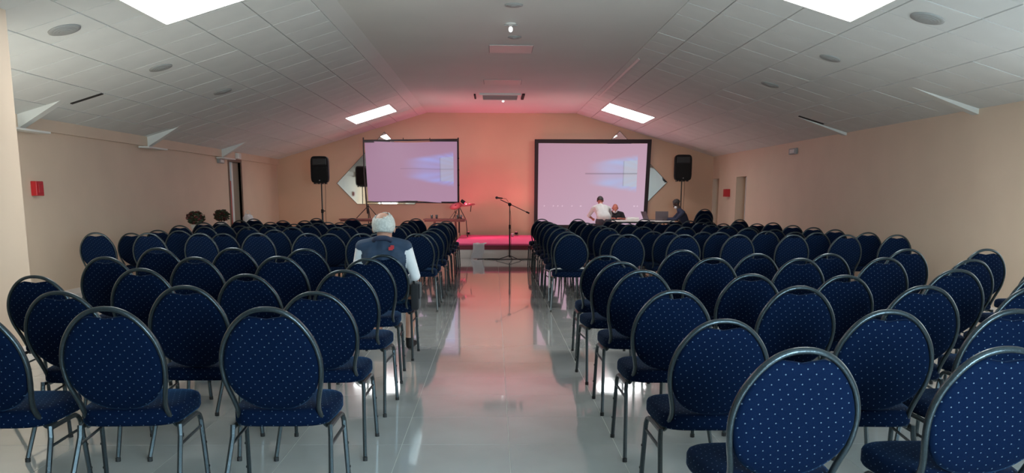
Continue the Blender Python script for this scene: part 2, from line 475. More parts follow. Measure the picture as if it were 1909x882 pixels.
b = nbm(); D0, D1, DT = 20.05, 20.95, 2.22      # doorway in the left wall near the stage
box(b, XL-0.2, XL, RY0-0.2, D0, 0, 2.26); box(b, XL-0.2, XL, D1, YF, 0, 2.26); box(b, XL-0.2, XL, D0, D1, DT, 2.26)
box(b, XL-0.06, XL+0.05, RY0, YF, 2.26, 2.46)     # beam along the eaves
box(b, XL-0.65, XL-0.6, D0-0.1, D1+0.3, 0, DT+0.1)
link('wall_left', b, M['wall'])['kind'] = 'structure'
d = thing('door_2', None, None, (XL, (D0+D1)/2, 0), kind='structure')
fb = nbm()
box(fb, -0.2, 0.02, -0.52, -0.45, 0, DT+0.04); box(fb, -0.2, 0.02, 0.45, 0.52, 0, DT+0.04); box(fb, -0.2, 0.02, -0.45, 0.45, DT-0.03, DT+0.04)
link('door_frame', fb, M['door'], d)
lf = nbm(); box(lf, -0.09, -0.05, -0.02, 0.45, 0.01, DT-0.04)
link('door_leaf', lf, M['olive'], d)
lf = nbm(); box(lf, -0.10, -0.03, -0.16, -0.06, 0.01, DT-0.04); l = link('door_leaf', lf, M['white'], d); l['label'] = 'white half-open leaf edge'
lf = nbm(); box(lf, -0.03, 0.01, -0.44, -0.36, 0.01, 1.75); link('push_bar', lf, M['red'], l)

# right wall with two doorways near the stage, a daylit opening beside the camera
b = nbm()
E0, E1, ET = 21.2, 22.1, 1.93
G0, G1 = 23.8, 24.45
W0, W1 = 3.6, 8.6
topr = zr(XR)+0.0
box(b, XR, XR+0.25, YR, W0, 0, topr); box(b, XR, XR+0.25, W1, E0, 0, topr)
box(b, XR, XR+0.25, W0, W1, 0, 0.35); box(b, XR, XR+0.25, W0, W1, 2.2, topr)
box(b, XR, XR+0.25, E0, E1, ET, topr); box(b, XR, XR+0.25, E1, G0, 0, topr)
box(b, XR, XR+0.25, G0, G1, ET, topr); box(b, XR, XR+0.25, G1, YF, 0, topr)
link('wall_right', b, M['wall'])['kind'] = 'structure'
for k, (a, c) in enumerate(((E0, E1), (G0, G1))):
    d = thing('door_%d' % (3+k), None, None, (XR, (a+c)/2, 0), kind='structure')
    h = (c-a)/2
    fb = nbm(); box(fb, 0.26, 0.30, -h-0.02, h+0.02, 0, ET+0.04)
    link('door_leaf', fb, M['tan'], d)
w = thing('window_5', None, None, (XR+0.12, (W0+W1)/2, 0.35), kind='structure')
fb = nbm(); hw = (W1-W0)/2
for k in range(5):
    y = -hw + k*(2*hw-0.06)/4; box(fb, -0.03, 0.03, y, y+0.06, 0, 1.85)
for k in range(4):
    y = -hw + k*(2*hw-0.06)/4
    box(fb, -0.03, 0.03, y+0.06, y+(2*hw-0.06)/4, 0, 0.06); box(fb, -0.03, 0.03, y+0.06, y+(2*hw-0.06)/4, 1.79, 1.85)
link('window_frame', fb, M['white'], w)
for k in range(4):
    y = -hw + k*(2*hw-0.06)/4
    pb = nbm(); box(pb, -0.008, 0.008, y+0.06, y+(2*hw-0.06)/4, 0.06, 1.79); link('pane', pb, M['side_pane'], w)

# skirting
for nm, (x0, x1, y0, y1) in (('baseboard_left_near', (RX0, RX0+0.012, YR, RY0)), ('baseboard_left', (XL, XL+0.012, RY0, D0-0.07)),
                             ('baseboard_right', (XR-0.012, XR, YR, E0)), ('baseboard_far', (XL, XR, YF-0.012, YF))):
    b = nbm(); box(b, x0, x1, y0, y1, 0, 0.08); link(nm, b, M['skirt'])['kind'] = 'structure'

# boxed beam ends under the eaves
def wedge(name, y, side, drop, label):
    b = nbm(); w = 0.07
    if side == 'L': pts = [(-5.48, zl(-5.48)), (XL+0.05, zl(XL+0.05)), (XL+0.05, zl(XL+0.05)-drop)]
    else: pts = [(5.30, zr(5.30)), (XR, zr(XR)), (XR, zr(XR)-drop)]
    x0 = pts[1][0]
    f = [b.verts.new((x-x0, -w, z)) for x, z in pts]; g = [b.verts.new((x-x0, w, z)) for x, z in pts]
    b.faces.new(f); b.faces.new(g)
    for i in range(3): b.faces.new((f[i], f[(i+1) % 3], g[(i+1) % 3], g[i]))
    t = thing(name, label, 'beam', (x0, y, 0), 0, 'white boxed beam ends under the eaves')
    link('casing', b, M['white'], t)
    if side == 'L':
        p = nbm(); box(p, -0.02, 0.16, -0.42, 0.42, 2.215, 2.24); link('bracket_plate', p, M['white'], t)
wedge('beam_end', 11.3, 'L', 0.17, 'white triangular beam end beside the near left wall corner, above its bracket')
wedge('beam_end', 15.4, 'L', 0.17, 'white triangular beam end on the left eaves, further from the camera')
wedge('beam_end', 11.2, 'R', 0.07, 'slim white beam end on the right eaves, nearer the camera')
wedge('beam_end', 15.35, 'R', 0.05, 'slim white beam end on the right eaves, further from the camera')
wedge('beam_end', 19.5, 'L', 0.17, 'small white beam end on the left eaves next to the door')

b = nbm(); vs = []
for (x, y, o) in ((2.38, 14.6, 0.0), (2.41, 14.6, -0.012), (2.41, 20.0, -0.012), (2.38, 20.0, 0.0)): vs.append(b.verts.new((x, y, zr(x)-0.004+o)))
b.faces.new(vs)
r = bmesh.ops.extrude_face_region(b, geom=b.faces[:])
bmesh.ops.translate(b, vec=(0, 0, -0.012), verts=[v for v in r['geom'] if isinstance(v, bmesh.types.BMVert)])
link('trim_1', b, M['white'])['kind'] = 'structure'

# ---- ceiling fittings
def ceil_disc(name, label, cat, x, y, r, zf=None, rim=True, group=None):
    z = zc(x); sl = 0 if FL <= x <= FR else (SL if x < FL else SR)
    t = thing(name, label, cat, (x, y, z), 0, group)
    t.rotation_euler = (0, -math.atan(sl), 0)
    b = nbm(); lathe(b, [(r*0.78, -0.016), (r, -0.010), (r*1.02, 0.0)], seg=28); link('rim', b, M['vent'], t, True)
    b = nbm()
    for k in range(3): lathe(b, [(r*(0.70-0.2*k), -0.020-0.003*k), (r*(0.74-0.2*k), -0.014)], seg=24)
    link('grille', b, M['vent'], t)
    return t
g = 'round vents in the ceiling'
ceil_disc('ceiling_vent', 'round grey ceiling vent above the near left wall, largest on the left slope', 'vent', -4.17, 8.74, 0.15, group=g)
ceil_disc('ceiling_vent', 'round grey ceiling vent, middle one on the left slope', 'vent', -4.18, 11.19, 0.14, group=g)
ceil_disc('ceiling_vent', 'faint round ceiling vent furthest along the left slope', 'vent', -4.18, 13.66, 0.14, group=g)
ceil_disc('ceiling_vent', 'large pale round ceiling vent right of the big right skylight', 'vent', 4.215, 8.6, 0.16, group=g)
ceil_disc('ceiling_vent', 'round dark ceiling vent below the big right skylight', 'vent', 4.215, 11.03, 0.13, group=g)
ceil_disc('ceiling_vent', 'faint round ceiling vent furthest along the right slope', 'vent', 4.25, 13.5, 0.14, group=g)
ceil_disc('ceiling_vent', 'round vent in the flat ceiling at the top edge of the picture', 'vent', 0.241, 10.87, 0.11, group=g)
ceil_disc('ceiling_vent', 'round vent in the flat ceiling just beyond the small white spot lamp', 'vent', 0.30, 12.98, 0.10, group=g)
t = thing('spot_lamp', 'small white spot lamp under the flat ceiling between two round vents', 'lamp', (0.224, 12.0, FZ))
b = nbm(); lathe(b, [(0.07, -0.012), (0.07, 0.0)], seg=20); link('base_plate', b, M['white'], t)
b = nbm(); tube(b, [(-0.09, 0, -0.02), (0.09, 0, -0.02)], 0.01); tube(b, [(0, 0, -0.01), (0, 0, -0.05)], 0.012); link('arm', b, M['chrome'], t)
b = nbm(); ellipsoid(b, (0, 0, -0.075), 0.028, 0.028, 0.038); link('bulb', b, M['white_dot'], t, True)
for (nm, lab, x0, x1, y0, y1) in (('access_panel', 'pale rectangular access panel in the flat ceiling beyond the spot lamp', -0.07, 0.60, 13.65, 14.35),
                                  ('access_panel', 'faint rectangular access panel in the flat ceiling before the air grille', -0.20, 0.55, 17.6, 18.3)):
    t = thing(nm, lab, 'panel', ((x0+x1)/2, (y0+y1)/2, FZ))
    hx, hy = (x1-x0)/2, (y1-y0)/2
    b = nbm(); box(b, -hx, hx, -hy, hy, -0.008, 0.0); link('panel_leaf', b, M['white'], t)
    b = nbm()
    for (a, c, d, e) in ((-hx-0.012, -hx, -hy-0.012, hy+0.012), (hx, hx+0.012, -hy-0.012, hy+0.012), (-hx, hx, -hy-0.012, -hy), (-hx, hx, hy, hy+0.012)): box(b, a, c, d, e, -0.004, 0.0)
    link('panel_edge', b, M['vent'], t)
t = thing('air_conditioner', 'dark slatted air conditioning cassette in the flat ceiling near the stage wall', 'air conditioner', (0.14, 20.4, FZ))
b = nbm(); hx, hy = 0.47, 0.55
for (a, c, d, e) in ((-hx, -hx+0.07, -hy, hy), (hx-0.07, hx, -hy, hy), (-hx+0.07, hx-0.07, -hy, -hy+0.08), (-hx+0.07, hx-0.07, hy-0.08, hy)): box(b, a, c, d, e, -0.04, 0.0)
link('casing', b, M['white'], t)
b = nbm(); box(b, -hx+0.07, hx-0.07, -hy+0.08, hy-0.08, -0.012, 0.0); link('grille_back', b, M['dark'], t)
for k in range(7):
    b = nbm(); y = -0.40 + k*0.13; box(b, -hx+0.07, hx-0.07, y, y+0.04, -0.035, -0.018); link('slat', b, M['grid'], t)
b = nbm(); box(b, 0.50, 0.56, -0.5, 0.5, -0.03, 0.0); box(b, -0.60, -0.56, -0.4, 0.4, -0.03, 0.0); link('side_flap', b, M['dark'], t)
b = nbm(); ellipsoid(b, (0, 0, -0.02), 0.03, 0.03, 0.02); tag(link('indicator_lamp', b, M['white_dot'], None, True, (0.22, 21.35, FZ)), 'tiny bright white lamp on the flat ceiling behind the air conditioner', 'lamp')
for k, (x0, x1, y) in enumerate(((-5.49, -5.08, 11.53), (5.31, 5.75, 15.16))):
    zf = zl if x0 < 0 else zr; b = nbm(); xc = (x0+x1)/2
    vs = [b.verts.new((x-xc, yy, zf(x)-zf(xc)+o)) for o in (-0.012, 0.0) for (x, yy) in ((x0,-0.03),(x1,-0.03),(x1,0.03),(x0,0.03))]
    for f in ((0,3,2,1),(4,5,6,7),(0,1,5,4),(1,2,6,5),(2,3,7,6),(3,0,4,7)): b.faces.new([vs[i] for i in f])
    tag(link('ceiling_slot', b, M['dark'], None, False, (xc, y, zf(xc))), ('thin black slot in the left ceiling slope beside the near beam end', 'thin black slot in the right ceiling slope beside the far beam end')[k], 'slot')

# ---- small things on the walls
def wallbox(name, label, cat, x, y, z, dx, dy, dz, m, detail=None):
    t = thing(name, label, cat, (x, y, z))
    b = nbm(); rbox(b, min(0, dx), max(0, dx), -dy/2, dy/2, -dz/2, dz/2, 0.008); link('housing', b, m, t)
    if detail:
        b = nbm(); s = 1 if dx > 0 else -1
        rbox(b, min(dx, dx+s*0.01), max(dx, dx+s*0.01), -dy*0.3, dy*0.3, -dz*0.3, dz*0.3, 0.003); link('face_plate', b, detail, t)
    return t
wallbox('alarm_box', 'red fire alarm box on the left wall beside the near wall corner', 'alarm', XL, 11.58, 1.50, 0.08, 0.18, 0.19, M['red'], M['red'])
t = wallbox('alarm_box', 'red fire alarm box on the right wall beside the doorway recess', 'alarm', XR, 22.75, 1.53, -0.12, 0.25, 0.20, M['red'], M['red'])
wallbox('sign_box', 'small pale exit sign box high on the right wall', 'sign', XR, 17.9, 2.36, -0.05, 0.42, 0.12, M['vent'], M['gypsum'])
wallbox('sign_box', 'small grey exit sign box high on the left wall', 'sign', XL, 19.4, 2.17, 0.06, 0.35, 0.10, M['vent'], M['gypsum'])
wallbox('emergency_lamp', 'white emergency lamp above the left doorway', 'lamp', XL+0.05, 20.55, 2.33, 0.07, 0.26, 0.13, M['white'], M['white'])

# ---- mirrors
def mirror(label, cx, hw, ztop, zmid, zbot, loc):
    t = thing('wall_mirror', label, 'mirror', loc, 0, 'diamond mirrors on the far wall')
    k = (zmid-zbot)/(ztop-zmid); cut = hw*(1-k)
    P = [(0, ztop), (hw, zmid), (cut, zbot), (-cut, zbot), (-hw, zmid)]
    def pane(bm, s, y0, y1):
        q = [(x*s, zmid+(z-zmid)*s) for x, z in P]
        f = [bm.verts.new((x, y0, z)) for x, z in q]; g_ = [bm.verts.new((x, y1, z)) for x, z in q]
        bm.faces.new(f); bm.faces.new(g_)
        for i in range(5): bm.faces.new((f[i], f[(i+1) % 5], g_[(i+1) % 5], g_[i]))
    b = nbm(); pane(b, 1.0, -0.022, 0.0); link('backing', b, M['mirror_edge'], t)
    b = nbm(); pane(b, 0.985, -0.030, -0.022); link('mirror_glass', b, M['mirror'], t)
mirror('diamond-shaped wall mirror behind the left projection screen', 0, 1.38, 3.19, 1.765, 1.185, (-3.06, YF, 0))
mirror('diamond-shaped wall mirror behind the right projection screen', 0, 1.40, 3.25, 1.83, 1.185, (3.53, YF, 0))

# ================================================================= CHAIRS
LEAN = [(0.38, 0.235), (0.42, 0.20), (0.50, 0.135), (0.60, 0.085), (0.72, 0.05), (0.85, 0.02), (0.95, 0.0)]
def chair_parts(root):
    # back frame
    half = [(0.0, 0.941), (0.045, 0.936), (0.088, 0.918), (0.127, 0.887), (0.160, 0.846), (0.186, 0.800), (0.203, 0.745), (0.208, 0.69), (0.201, 0.62),
            (0.182, 0.54), (0.176, 0.49), (0.182, 0.44), (0.192, 0.405)]
    P = [(-x, interp(LEAN, z), z) for x, z in half[::-1]] + [(x, interp(LEAN, z), z) for x, z in half[1:]]
    tail = [(0.197, 0.275, 0.403)]
    P = [(-tail[0][0], tail[0][1], tail[0][2])] + P + [tail[0]]
    b = nbm(); tube(b, catmull(P, 3), 0.0105, 8, 0.0145, up=(0, 1, 0)); link('back_frame', b, M['frame'], root, True)
    # medallion: padded oval with a hand hold at its top
    N = 36; b = nbm(); zc_, a_, bt, bb_ = 0.705, 0.194, 0.208, 0.215
    arch = sorted([(z, x) for x, z in half])
    def rim(th):
        c, s = math.cos(th), math.sin(th)
        if s >= 0:      # follow the inside of the frame arch, then a flat top with a shallow hand hold
            if abs(c) >= 0.42:
                zf_ = 0.69 + (0.915-0.69)*s/0.9075
                x = math.copysign(interp(arch, zf_) - 0.007, c); z = zf_ - 0.004 - zc_
            else:
                xa = interp(arch, 0.915) - 0.007
                x = xa*c/0.42; z = 0.911 + 0.006*(1-(x/xa)**2) - 0.017*math.exp(-(x/0.048)**2) - zc_
        else:
            e = 2/2.1
            x = 0.198*math.copysign(abs(c)**e, c); z = (0.678-zc_) - 0.190*abs(s)**e
        return x, z
    rings = []
    prof = [(1.0, 0.0), (0.985, 0.012), (0.93, 0.019), (0.78, 0.024), (0.45, 0.027)]
    uvl = b.loops.layers.uv.new('UVMap')
    def V(x, z, off):
        zz = zc_+z; return b.verts.new((x, interp(LEAN, zz)+off, zz))
    outer = [rim(2*math.pi*i/N) for i in range(N)]
    base = [V(x, z, 0.004) for x, z in outer]
    for sgn in (-1, 1):
        prev = base
        for r, t in prof[1:]:
            cur = [V(x*r, z*r, 0.004+sgn*t) for x, z in outer]
            for i in range(N): b.faces.new((prev[i], prev[(i+1) % N], cur[(i+1) % N], cur[i]))
            prev = cur
        c = V(0, 0, 0.004+sgn*0.028)
        for i in range(N): b.faces.new((prev[i], prev[(i+1) % N], c))
    for f in b.faces:
        for l in f.loops: l[uvl].uv = (l.vert.co.x+0.5, l.vert.co.z)
    link('backrest', b, M['fabric'], root, True)
    # seat
    b = nbm(); uvl = b.loops.layers.uv.new('UVMap'); N = 40
    def outl(i, inset):
        th = 2*math.pi*i/N; c, s = math.cos(th), math.sin(th); e = 2/4.6
        x = math.copysign(abs(c)**e, c); y = math.copysign(abs(s)**e, s)
        hw = 0.222 + 0.012*y - inset; hd = 0.215 - inset
        return x*hw, 0.345 + y*hd
    rows = [(0.03, 0.412), (0.006, 0.416), (0.0, 0.428), (0.0, 0.468), (0.006, 0.482), (0.020, 0.491), (0.06, 0.496), (0.12, 0.499)]
    rg = []
    for ins, z in rows: rg.append([b.verts.new((*outl(i, ins), z)) for i in range(N)])
    for p, q in zip(rg, rg[1:]):
        for i in range(N): b.faces.new((p[i], p[(i+1) % N], q[(i+1) % N], q[i]))
    b.faces.new(rg[0]); c = b.verts.new((0, 0.345, 0.500))
    for i in range(N): b.faces.new((rg[-1][i], rg[-1][(i+1) % N], c))
    b.normal_update()
    for f in b.faces:
        n_ = f.normal; ax = max(range(3), key=lambda k: abs(n_[k]))
        for l in f.loops:
            p = l.vert.co
            l[uvl].uv = (p.x+0.5, p.y+0.2) if ax == 2 else ((p.x+0.5, p.z) if ax == 1 else (p.y+0.2, p.z))
    link('seat', b, M['fabric'], root, True)
    for s in (-1, 1):
        # front leg bends over into the side rail; rear leg; short brace
        b = nbm()
        tube(b, catmull([(s*0.212, 0.19, 0.400), (s*0.218, 0.34, 0.404), (s*0.223, 0.415, 0.402), (s*0.228, 0.440, 0.375), (s*0.231, 0.450, 0.32), (s*0.240, 0.487, 0.02)], 3), 0.0115, 6)
        tube(b, [(s*0.240, 0.487, 0.022), (s*0.2405, 0.489, 0.0)], 0.0135, 6, mi=1)
        for z in (0.25, 0.13):
            y = 0.450 + (0.32-z)*0.123; disc(b, (s*(0.2305+(0.32-z)*0.03)+s*0.008, y, z), 0.006, s*0.006, 8, axis='x', mi=1)
        link('leg', b, [M['frame'], M['rubber']], root)
        b = nbm()
        tube(b, [(s*0.214, 0.185, 0.412), (s*0.216, 0.178, 0.36), (s*0.240, 0.010, 0.022)], 0.0115, 6)
        tube(b, [(s*0.240, 0.010, 0.022), (s*0.240, 0.008, 0.0)], 0.0135, 6, mi=1)
        link('leg', b, [M['frame'], M['rubber']], root)
        b = nbm(); tube(b, [(s*0.219, 0.155, 0.325), (s*0.229, 0.440, 0.335)], 0.007, 6); link('stretcher', b, M['frame'], root)
    return root
CH = thing('banquet_chair', '', 'chair'); chair_parts(CH); bpy.context.view_layer.update(); register(CH)
first_used = [False]
def place(x, y, rz, hs, label, group, z=0.0):
    if not first_used[0]: o = CH; first_used[0] = True
    else: o = copy_tree(CH)
    o.location = (x, y, z); o.rotation_euler = (0, 0, rz); o.scale = (1, 1, hs/0.95)
    o['label'] = label; o['group'] = group
    return o
ORD = ['first', 'second', 'third', 'fourth', 'fifth', 'sixth', 'seventh', 'eighth', 'ninth']
RYS = [2.6, 3.5, 4.45, 5.4, 6.35, 7.3]
NEAR = {('left', 1): [(-0.94, .968), (-1.60, .968), (-2.16, .96)],
        ('left', 2): [(-0.94, .925), (-1.62, .955), (-2.27, .925)],
        ('left', 3): [(-0.95, .959), (-1.57, .93), (-2.23, .966), (-2.89, .92)],
        ('left', 4): [(-0.95, .961), (-1.6, .976), (-2.21, .972), (-2.87, .971)],
        ('left', 5): [(-0.95, .925), (-1.61, .976), (-2.22, .981), (-2.86, .98)],
        ('right', 0): [(0.97, .959), (1.62, .96)],
        ('right', 1): [(0.96, .92), (1.65, .961), (2.20, .96)],
        ('right', 2): [(0.95, .938), (1.62, .959), (2.29, .963), (2.89, .955)],
        ('right', 3): [(0.95, .96), (1.65, .937), (2.26, .93), (2.98, .969), (3.55, .95)],
        ('right', 4): [(0.95, .941), (1.65, .971), (2.3, .972), (2.95, .977), (3.62, .964), (4.20, .95)],
        ('right', 5): [(0.96, .925), (1.62, .973), (2.27, .943), (2.9, .944), (3.57, .987), (4.28, .987), (4.90, .95)]}
for (side, r), lst in NEAR.items():
    rr = r-1 if side == 'left' else r
    for k, (x, hs) in enumerate(lst):
        rz = random.gauss(0, 0.03)
        place(x, RYS[r] + random.gauss(0, 0.012), rz, hs,
              'blue round-backed chair %s from the aisle, near %s block\'s %s row from the camera' % (ORD[k], side, ORD[rr]),
              'chairs of the near %s block' % side)
FY = [10.48, 11.45, 12.45, 13.4, 14.4, 15.3, 16.3, 17.4]
FX = {'left': [-0.95, -1.60, -2.26, -2.92, -3.57, -4.20, -4.82], 'right': [0.97, 1.66, 2.34, 3.02, 3.70, 4.36, 5.02]}
for side in ('left', 'right'):
    for r, y in enumerate(FY):
        for k, x in enumerate(FX[side]):
            j = 0.015 if r == 0 else 0.028
            hs = 0.970 if r == 0 else random.choice((0.925, 0.96, 0.975))
            jx = random.gauss(0, j) if k else random.gauss(0, 0.012)
            place(x + jx, y + random.gauss(0, j*1.3), random.gauss(0, 0.045), hs,
                  'dark round-backed chair %s from the aisle, far %s block\'s %s row from the camera' % (ORD[k], side, ORD[r]),
                  'chairs of the far %s block' % side)

# ================================================================= STAGE AND EQUIPMENT
t = thing('stage', 'low pink-carpeted stage platform at the end of the aisle', 'stage', (0.12, 22.0, 0))
b = nbm(); rbox(b, -1.05, 1.05, -2.25, 2.3, 0.30, 0.338, 0.008); link('carpet_top', b, M['carpet'], t)
b = nbm(); box(b, -1.04, 1.04, -2.24, 2.3, 0.20, 0.30); link('edge_board', b, M['stage_edge'], t)
b = nbm(); box(b, -1.00, 1.00, -2.20, 2.2, 0.0, 0.20); link('base', b, M['skirt'], t)

def bumpy_sheet(name, label, cat, loc, w, d, fn, m):
    b = nbm(); n1, n2 = 14, 10; g_ = {}
    for i in range(n1):
        for j in range(n2):
            u, v = i/(n1-1), j/(n2-1); p = fn(u, v); g_[i, j] = b.verts.new(p)
    for i in range(n1-1):
        for j in range(n2-1): b.faces.new((g_[i,j], g_[i+1,j], g_[i+1,j+1], g_[i,j+1]))
    r = bmesh.ops.solidify(b, geom=b.faces[:], thickness=0.006)
    return tag(link(name, b, m, None, True, loc), label, cat)
def drape(u, v):   # a cloth hanging off the stage edge
    s = u*0.75
    y = 0.22 - min(s, 0.30); z = 0.344 - max(0, s-0.30)*0.75 + 0.012*math.sin(9*v+4*u); 
    return ((v-0.5)*0.26 + 0.10*(1-u) + 0.01*math.sin(12*u), y - 0.12*max(0, s-0.30) - 0.02, z)
bumpy_sheet('cloth', 'crumpled grey-white cloth hanging over the front edge of the stage', 'cloth', (-0.40, 19.74, 0.0), .3, .5, drape, M['paper'])

# microphone stand
t = thing('microphone_stand', 'black microphone stand with a boom arm in front of the stage', 'microphone stand', (0.351, 19.25, 0))
b = nbm()
for k in range(3):
    a = math.radians(-160+120*k); tube(b, [(0, 0, 0.10), (0.32*math.cos(a), 0.32*math.sin(a), 0.012)], 0.009, 6)
link('tripod_base', b, M['black_metal'], t)
b = nbm(); tube(b, [(0, 0, 0.06), (0, 0, 0.75)], 0.016, 10); tube(b, [(0, 0, 0.75), (0, 0, 1.235)], 0.010, 8); link('pole', b, M['black_metal'], t)
b = nbm(); tube(b, [(0, 0, 0.70), (0, 0, 0.79)], 0.022, 10); link('height_clutch', b, M['black'], t)
b = nbm(); tube(b, [(-0.21, 0, 1.345), (0.42, 0, 1.055)], 0.009, 8); link('boom_arm', b, M['black_metal'], t)
b = nbm(); tube(b, [(0.37, 0, 1.078), (0.44, 0, 1.046)], 0.018, 10); link('counterweight', b, M['black'], t)
b = nbm(); ellipsoid(b, (0, 0, 1.24), 0.04, 0.03, 0.04); link('boom_joint', b, M['black'], t, True)
t2 = thing('microphone', 'black hand microphone clipped to the end of the boom arm', 'microphone', (0.351, 19.25, 0))
b = nbm(); tube(b, [(-0.16, -0.02, 1.375), (-0.27, -0.02, 1.385)], 0.017, 10, radii=[0.75, 1]); link('handle', b, M['black'], t2)
b = nbm(); ellipsoid(b, (-0.29, -0.02, 1.388), 0.034, 0.03, 0.03); link('grille_ball', b, M['black_metal'], t2, True)
b = nbm(); tube(b, catmull([(-0.16, -0.02, 1.375), (-0.08, -0.02, 1.36), (-0.02, -0.03, 1.25), (0.02, -0.03, 1.0), (0.03, -0.03, 0.5), (0.05, -0.05, 0.02), (0.3, -0.1, 0.008), (0.5, 0.05, 0.008)], 5), 0.004, 5); link('cable', b, M['black'], t2)
b = nbm()
pts = [(-0.28, 0, .008), (-0.1, 0.06, .01), (0.1, -0.05, .02), (0.22, 0.05, .01), (0.05, 0.1, .01), (-0.12, -0.02, .012), (0.15, -0.1, .01), (0.5, 0.02, .008), (1.1, 0.04, .008)]
tube(b, catmull(pts, 6), 0.007, 6)
tag(link('floor_cable', b, M['black'], None, True, (-0.1, 19.45, 0)), 'loose black cable lying on the floor before the stage', 'cable')

# small stage lamps for the pink ceiling light; the floor wall-wash lamps are added
def uplight(loc, label, power, tilt=0.0, color=(1.0, 0.06, 0.18), size=150):
    t = thing('stage_lamp', label, 'lamp', loc, 0, 'small lamps at the back of the stage')
    b = nbm(); lathe(b, [(0.03, 0.03), (0.042, 0.05), (0.042, 0.095), (0.036, 0.095)], seg=16); link('can', b, M['black'], t, True)
    b = nbm(); disc(b, (0, 0, 0.096), 0.032, 0.004, 16); link('lens', b, M['lamp_red'], t)
    b = nbm()
    tube(b, [(-0.05, 0, 0.07), (-0.05, 0, 0.008), (0.05, 0, 0.008), (0.05, 0, 0.07)], 0.006, 6); link('yoke', b, M['black_metal'], t)
    ld = bpy.data.lights.new('stage_lamp_beam', 'SPOT'); ld.energy = power; ld.color = color
    ld.spot_size = math.radians(size); ld.spot_blend = 0.6; ld.shadow_soft_size = 0.05
    lo = bpy.data.objects.new('lamp_beam', ld); COL.objects.link(lo); lo.parent = t
    lo.location = (0, 0, 0.11); lo.rotation_euler = (math.radians(180)+tilt, 0, 0)
uplight((-0.72, 23.9, 0.338), 'small black lamp at the back left corner of the stage', PINK_POWER, 0.45)
uplight((0.62, 23.9, 0.338), 'small black lamp at the back right of the stage', PINK_POWER, 0.45)
uplight((-1.75, 20.9, 0.0), 'added wall-wash lamp left of the stage behind the far left chairs', ADDED_WALL_WASH, -0.75, (1.0, 0.45, 0.40), 150)  # hidden lamp added to brighten the far wall
uplight((1.75, 20.9, 0.0), 'added wall-wash lamp right of the stage behind the far right chairs', ADDED_WALL_WASH, -0.75, (1.0, 0.45, 0.40), 150)  # its added twin on the right, also hidden
t = thing('cup', 'small grey cup standing on the back of the stage', 'cup', (0.50, 23.2, 0.338))
b = nbm(); lathe(b, [(0.028, 0), (0.036, 0.09), (0.033, 0.09), (0.026, 0.008)], seg=14); link('body', b, M['vent'], t, True)
b = nbm(); disc(b, (0, 0, 0.088), 0.036, 0.008, 14); link('lid', b, M['white'], t)

t = thing('stage_lamp', 'small red-lit stage lamp clipped under the right post of the left screen', 'lamp', (-0.86, 22.86, 1.30), 0, 'small lamps at the back of the stage')
b = nbm(); tube(b, [(0.0, 0, 0.0), (0.09, -0.05, -0.06)], 0.045, 14); link('can', b, M['black'], t)
b = nbm(); tube(b, [(0.091, -0.0505, -0.0605), (0.095, -0.053, -0.064)], 0.038, 14); link('lens', b, M['lamp_red'], t)
ld = bpy.data.lights.new('stage_lamp_beam', 'SPOT'); ld.energy = STAGE_LAMP; ld.color = (1.0, 0.16, 0.36)
ld.spot_size = math.radians(95); ld.spot_blend = 0.5; ld.shadow_soft_size = 0.03
lo = bpy.data.objects.new('lamp_beam', ld); COL.objects.link(lo); lo.parent = t; lo.location = (0.11, -0.06, -0.07)
lo.rotation_euler = Vector((1.0, -0.35, -0.95)).to_track_quat('-Z', 'Y').to_euler()

# loudspeakers on tripod stands
def speaker_stand(x, y, h, label, cab):
    t = thing('speaker_stand', label, 'speaker stand', (x, y, 0))
    b = nbm(); tube(b, [(0, 0, 0.30), (0, 0, 1.05)], 0.022, 10); tube(b, [(0, 0, 1.05), (0, 0, h)], 0.016, 10); link('pole', b, M['black_metal'], t)
    b = nbm(); tube(b, [(0, 0, 1.00), (0, 0, 1.09)], 0.032, 10); tube(b, [(0.02, 0, 1.05), (0.07, 0, 1.05)], 0.012, 8); link('collar', b, M['black'], t)
    for k in range(3):
        a = math.radians(30+120*k); b = nbm()
        tube(b, [(0, 0, 0.80), (0.50*math.cos(a), 0.50*math.sin(a), 0.015)], 0.012, 6)
        tube(b, [(0, 0, 0.35), (0.28*math.cos(a), 0.28*math.sin(a), 0.36)], 0.008, 6)
        link('leg', b, M['black_metal'], t)
    b = nbm(); s = cab
    tube(b, catmull([(0.07*s, 0.02, h+0.1), (0.09*s, 0.02, h-0.2), (0.075*s, 0.02, 0.9), (0.12*s, 0.02, 0.3), (0.2*s, 0.05, 0.012)], 4), 0.005, 5); link('cable', b, M['black'], t)
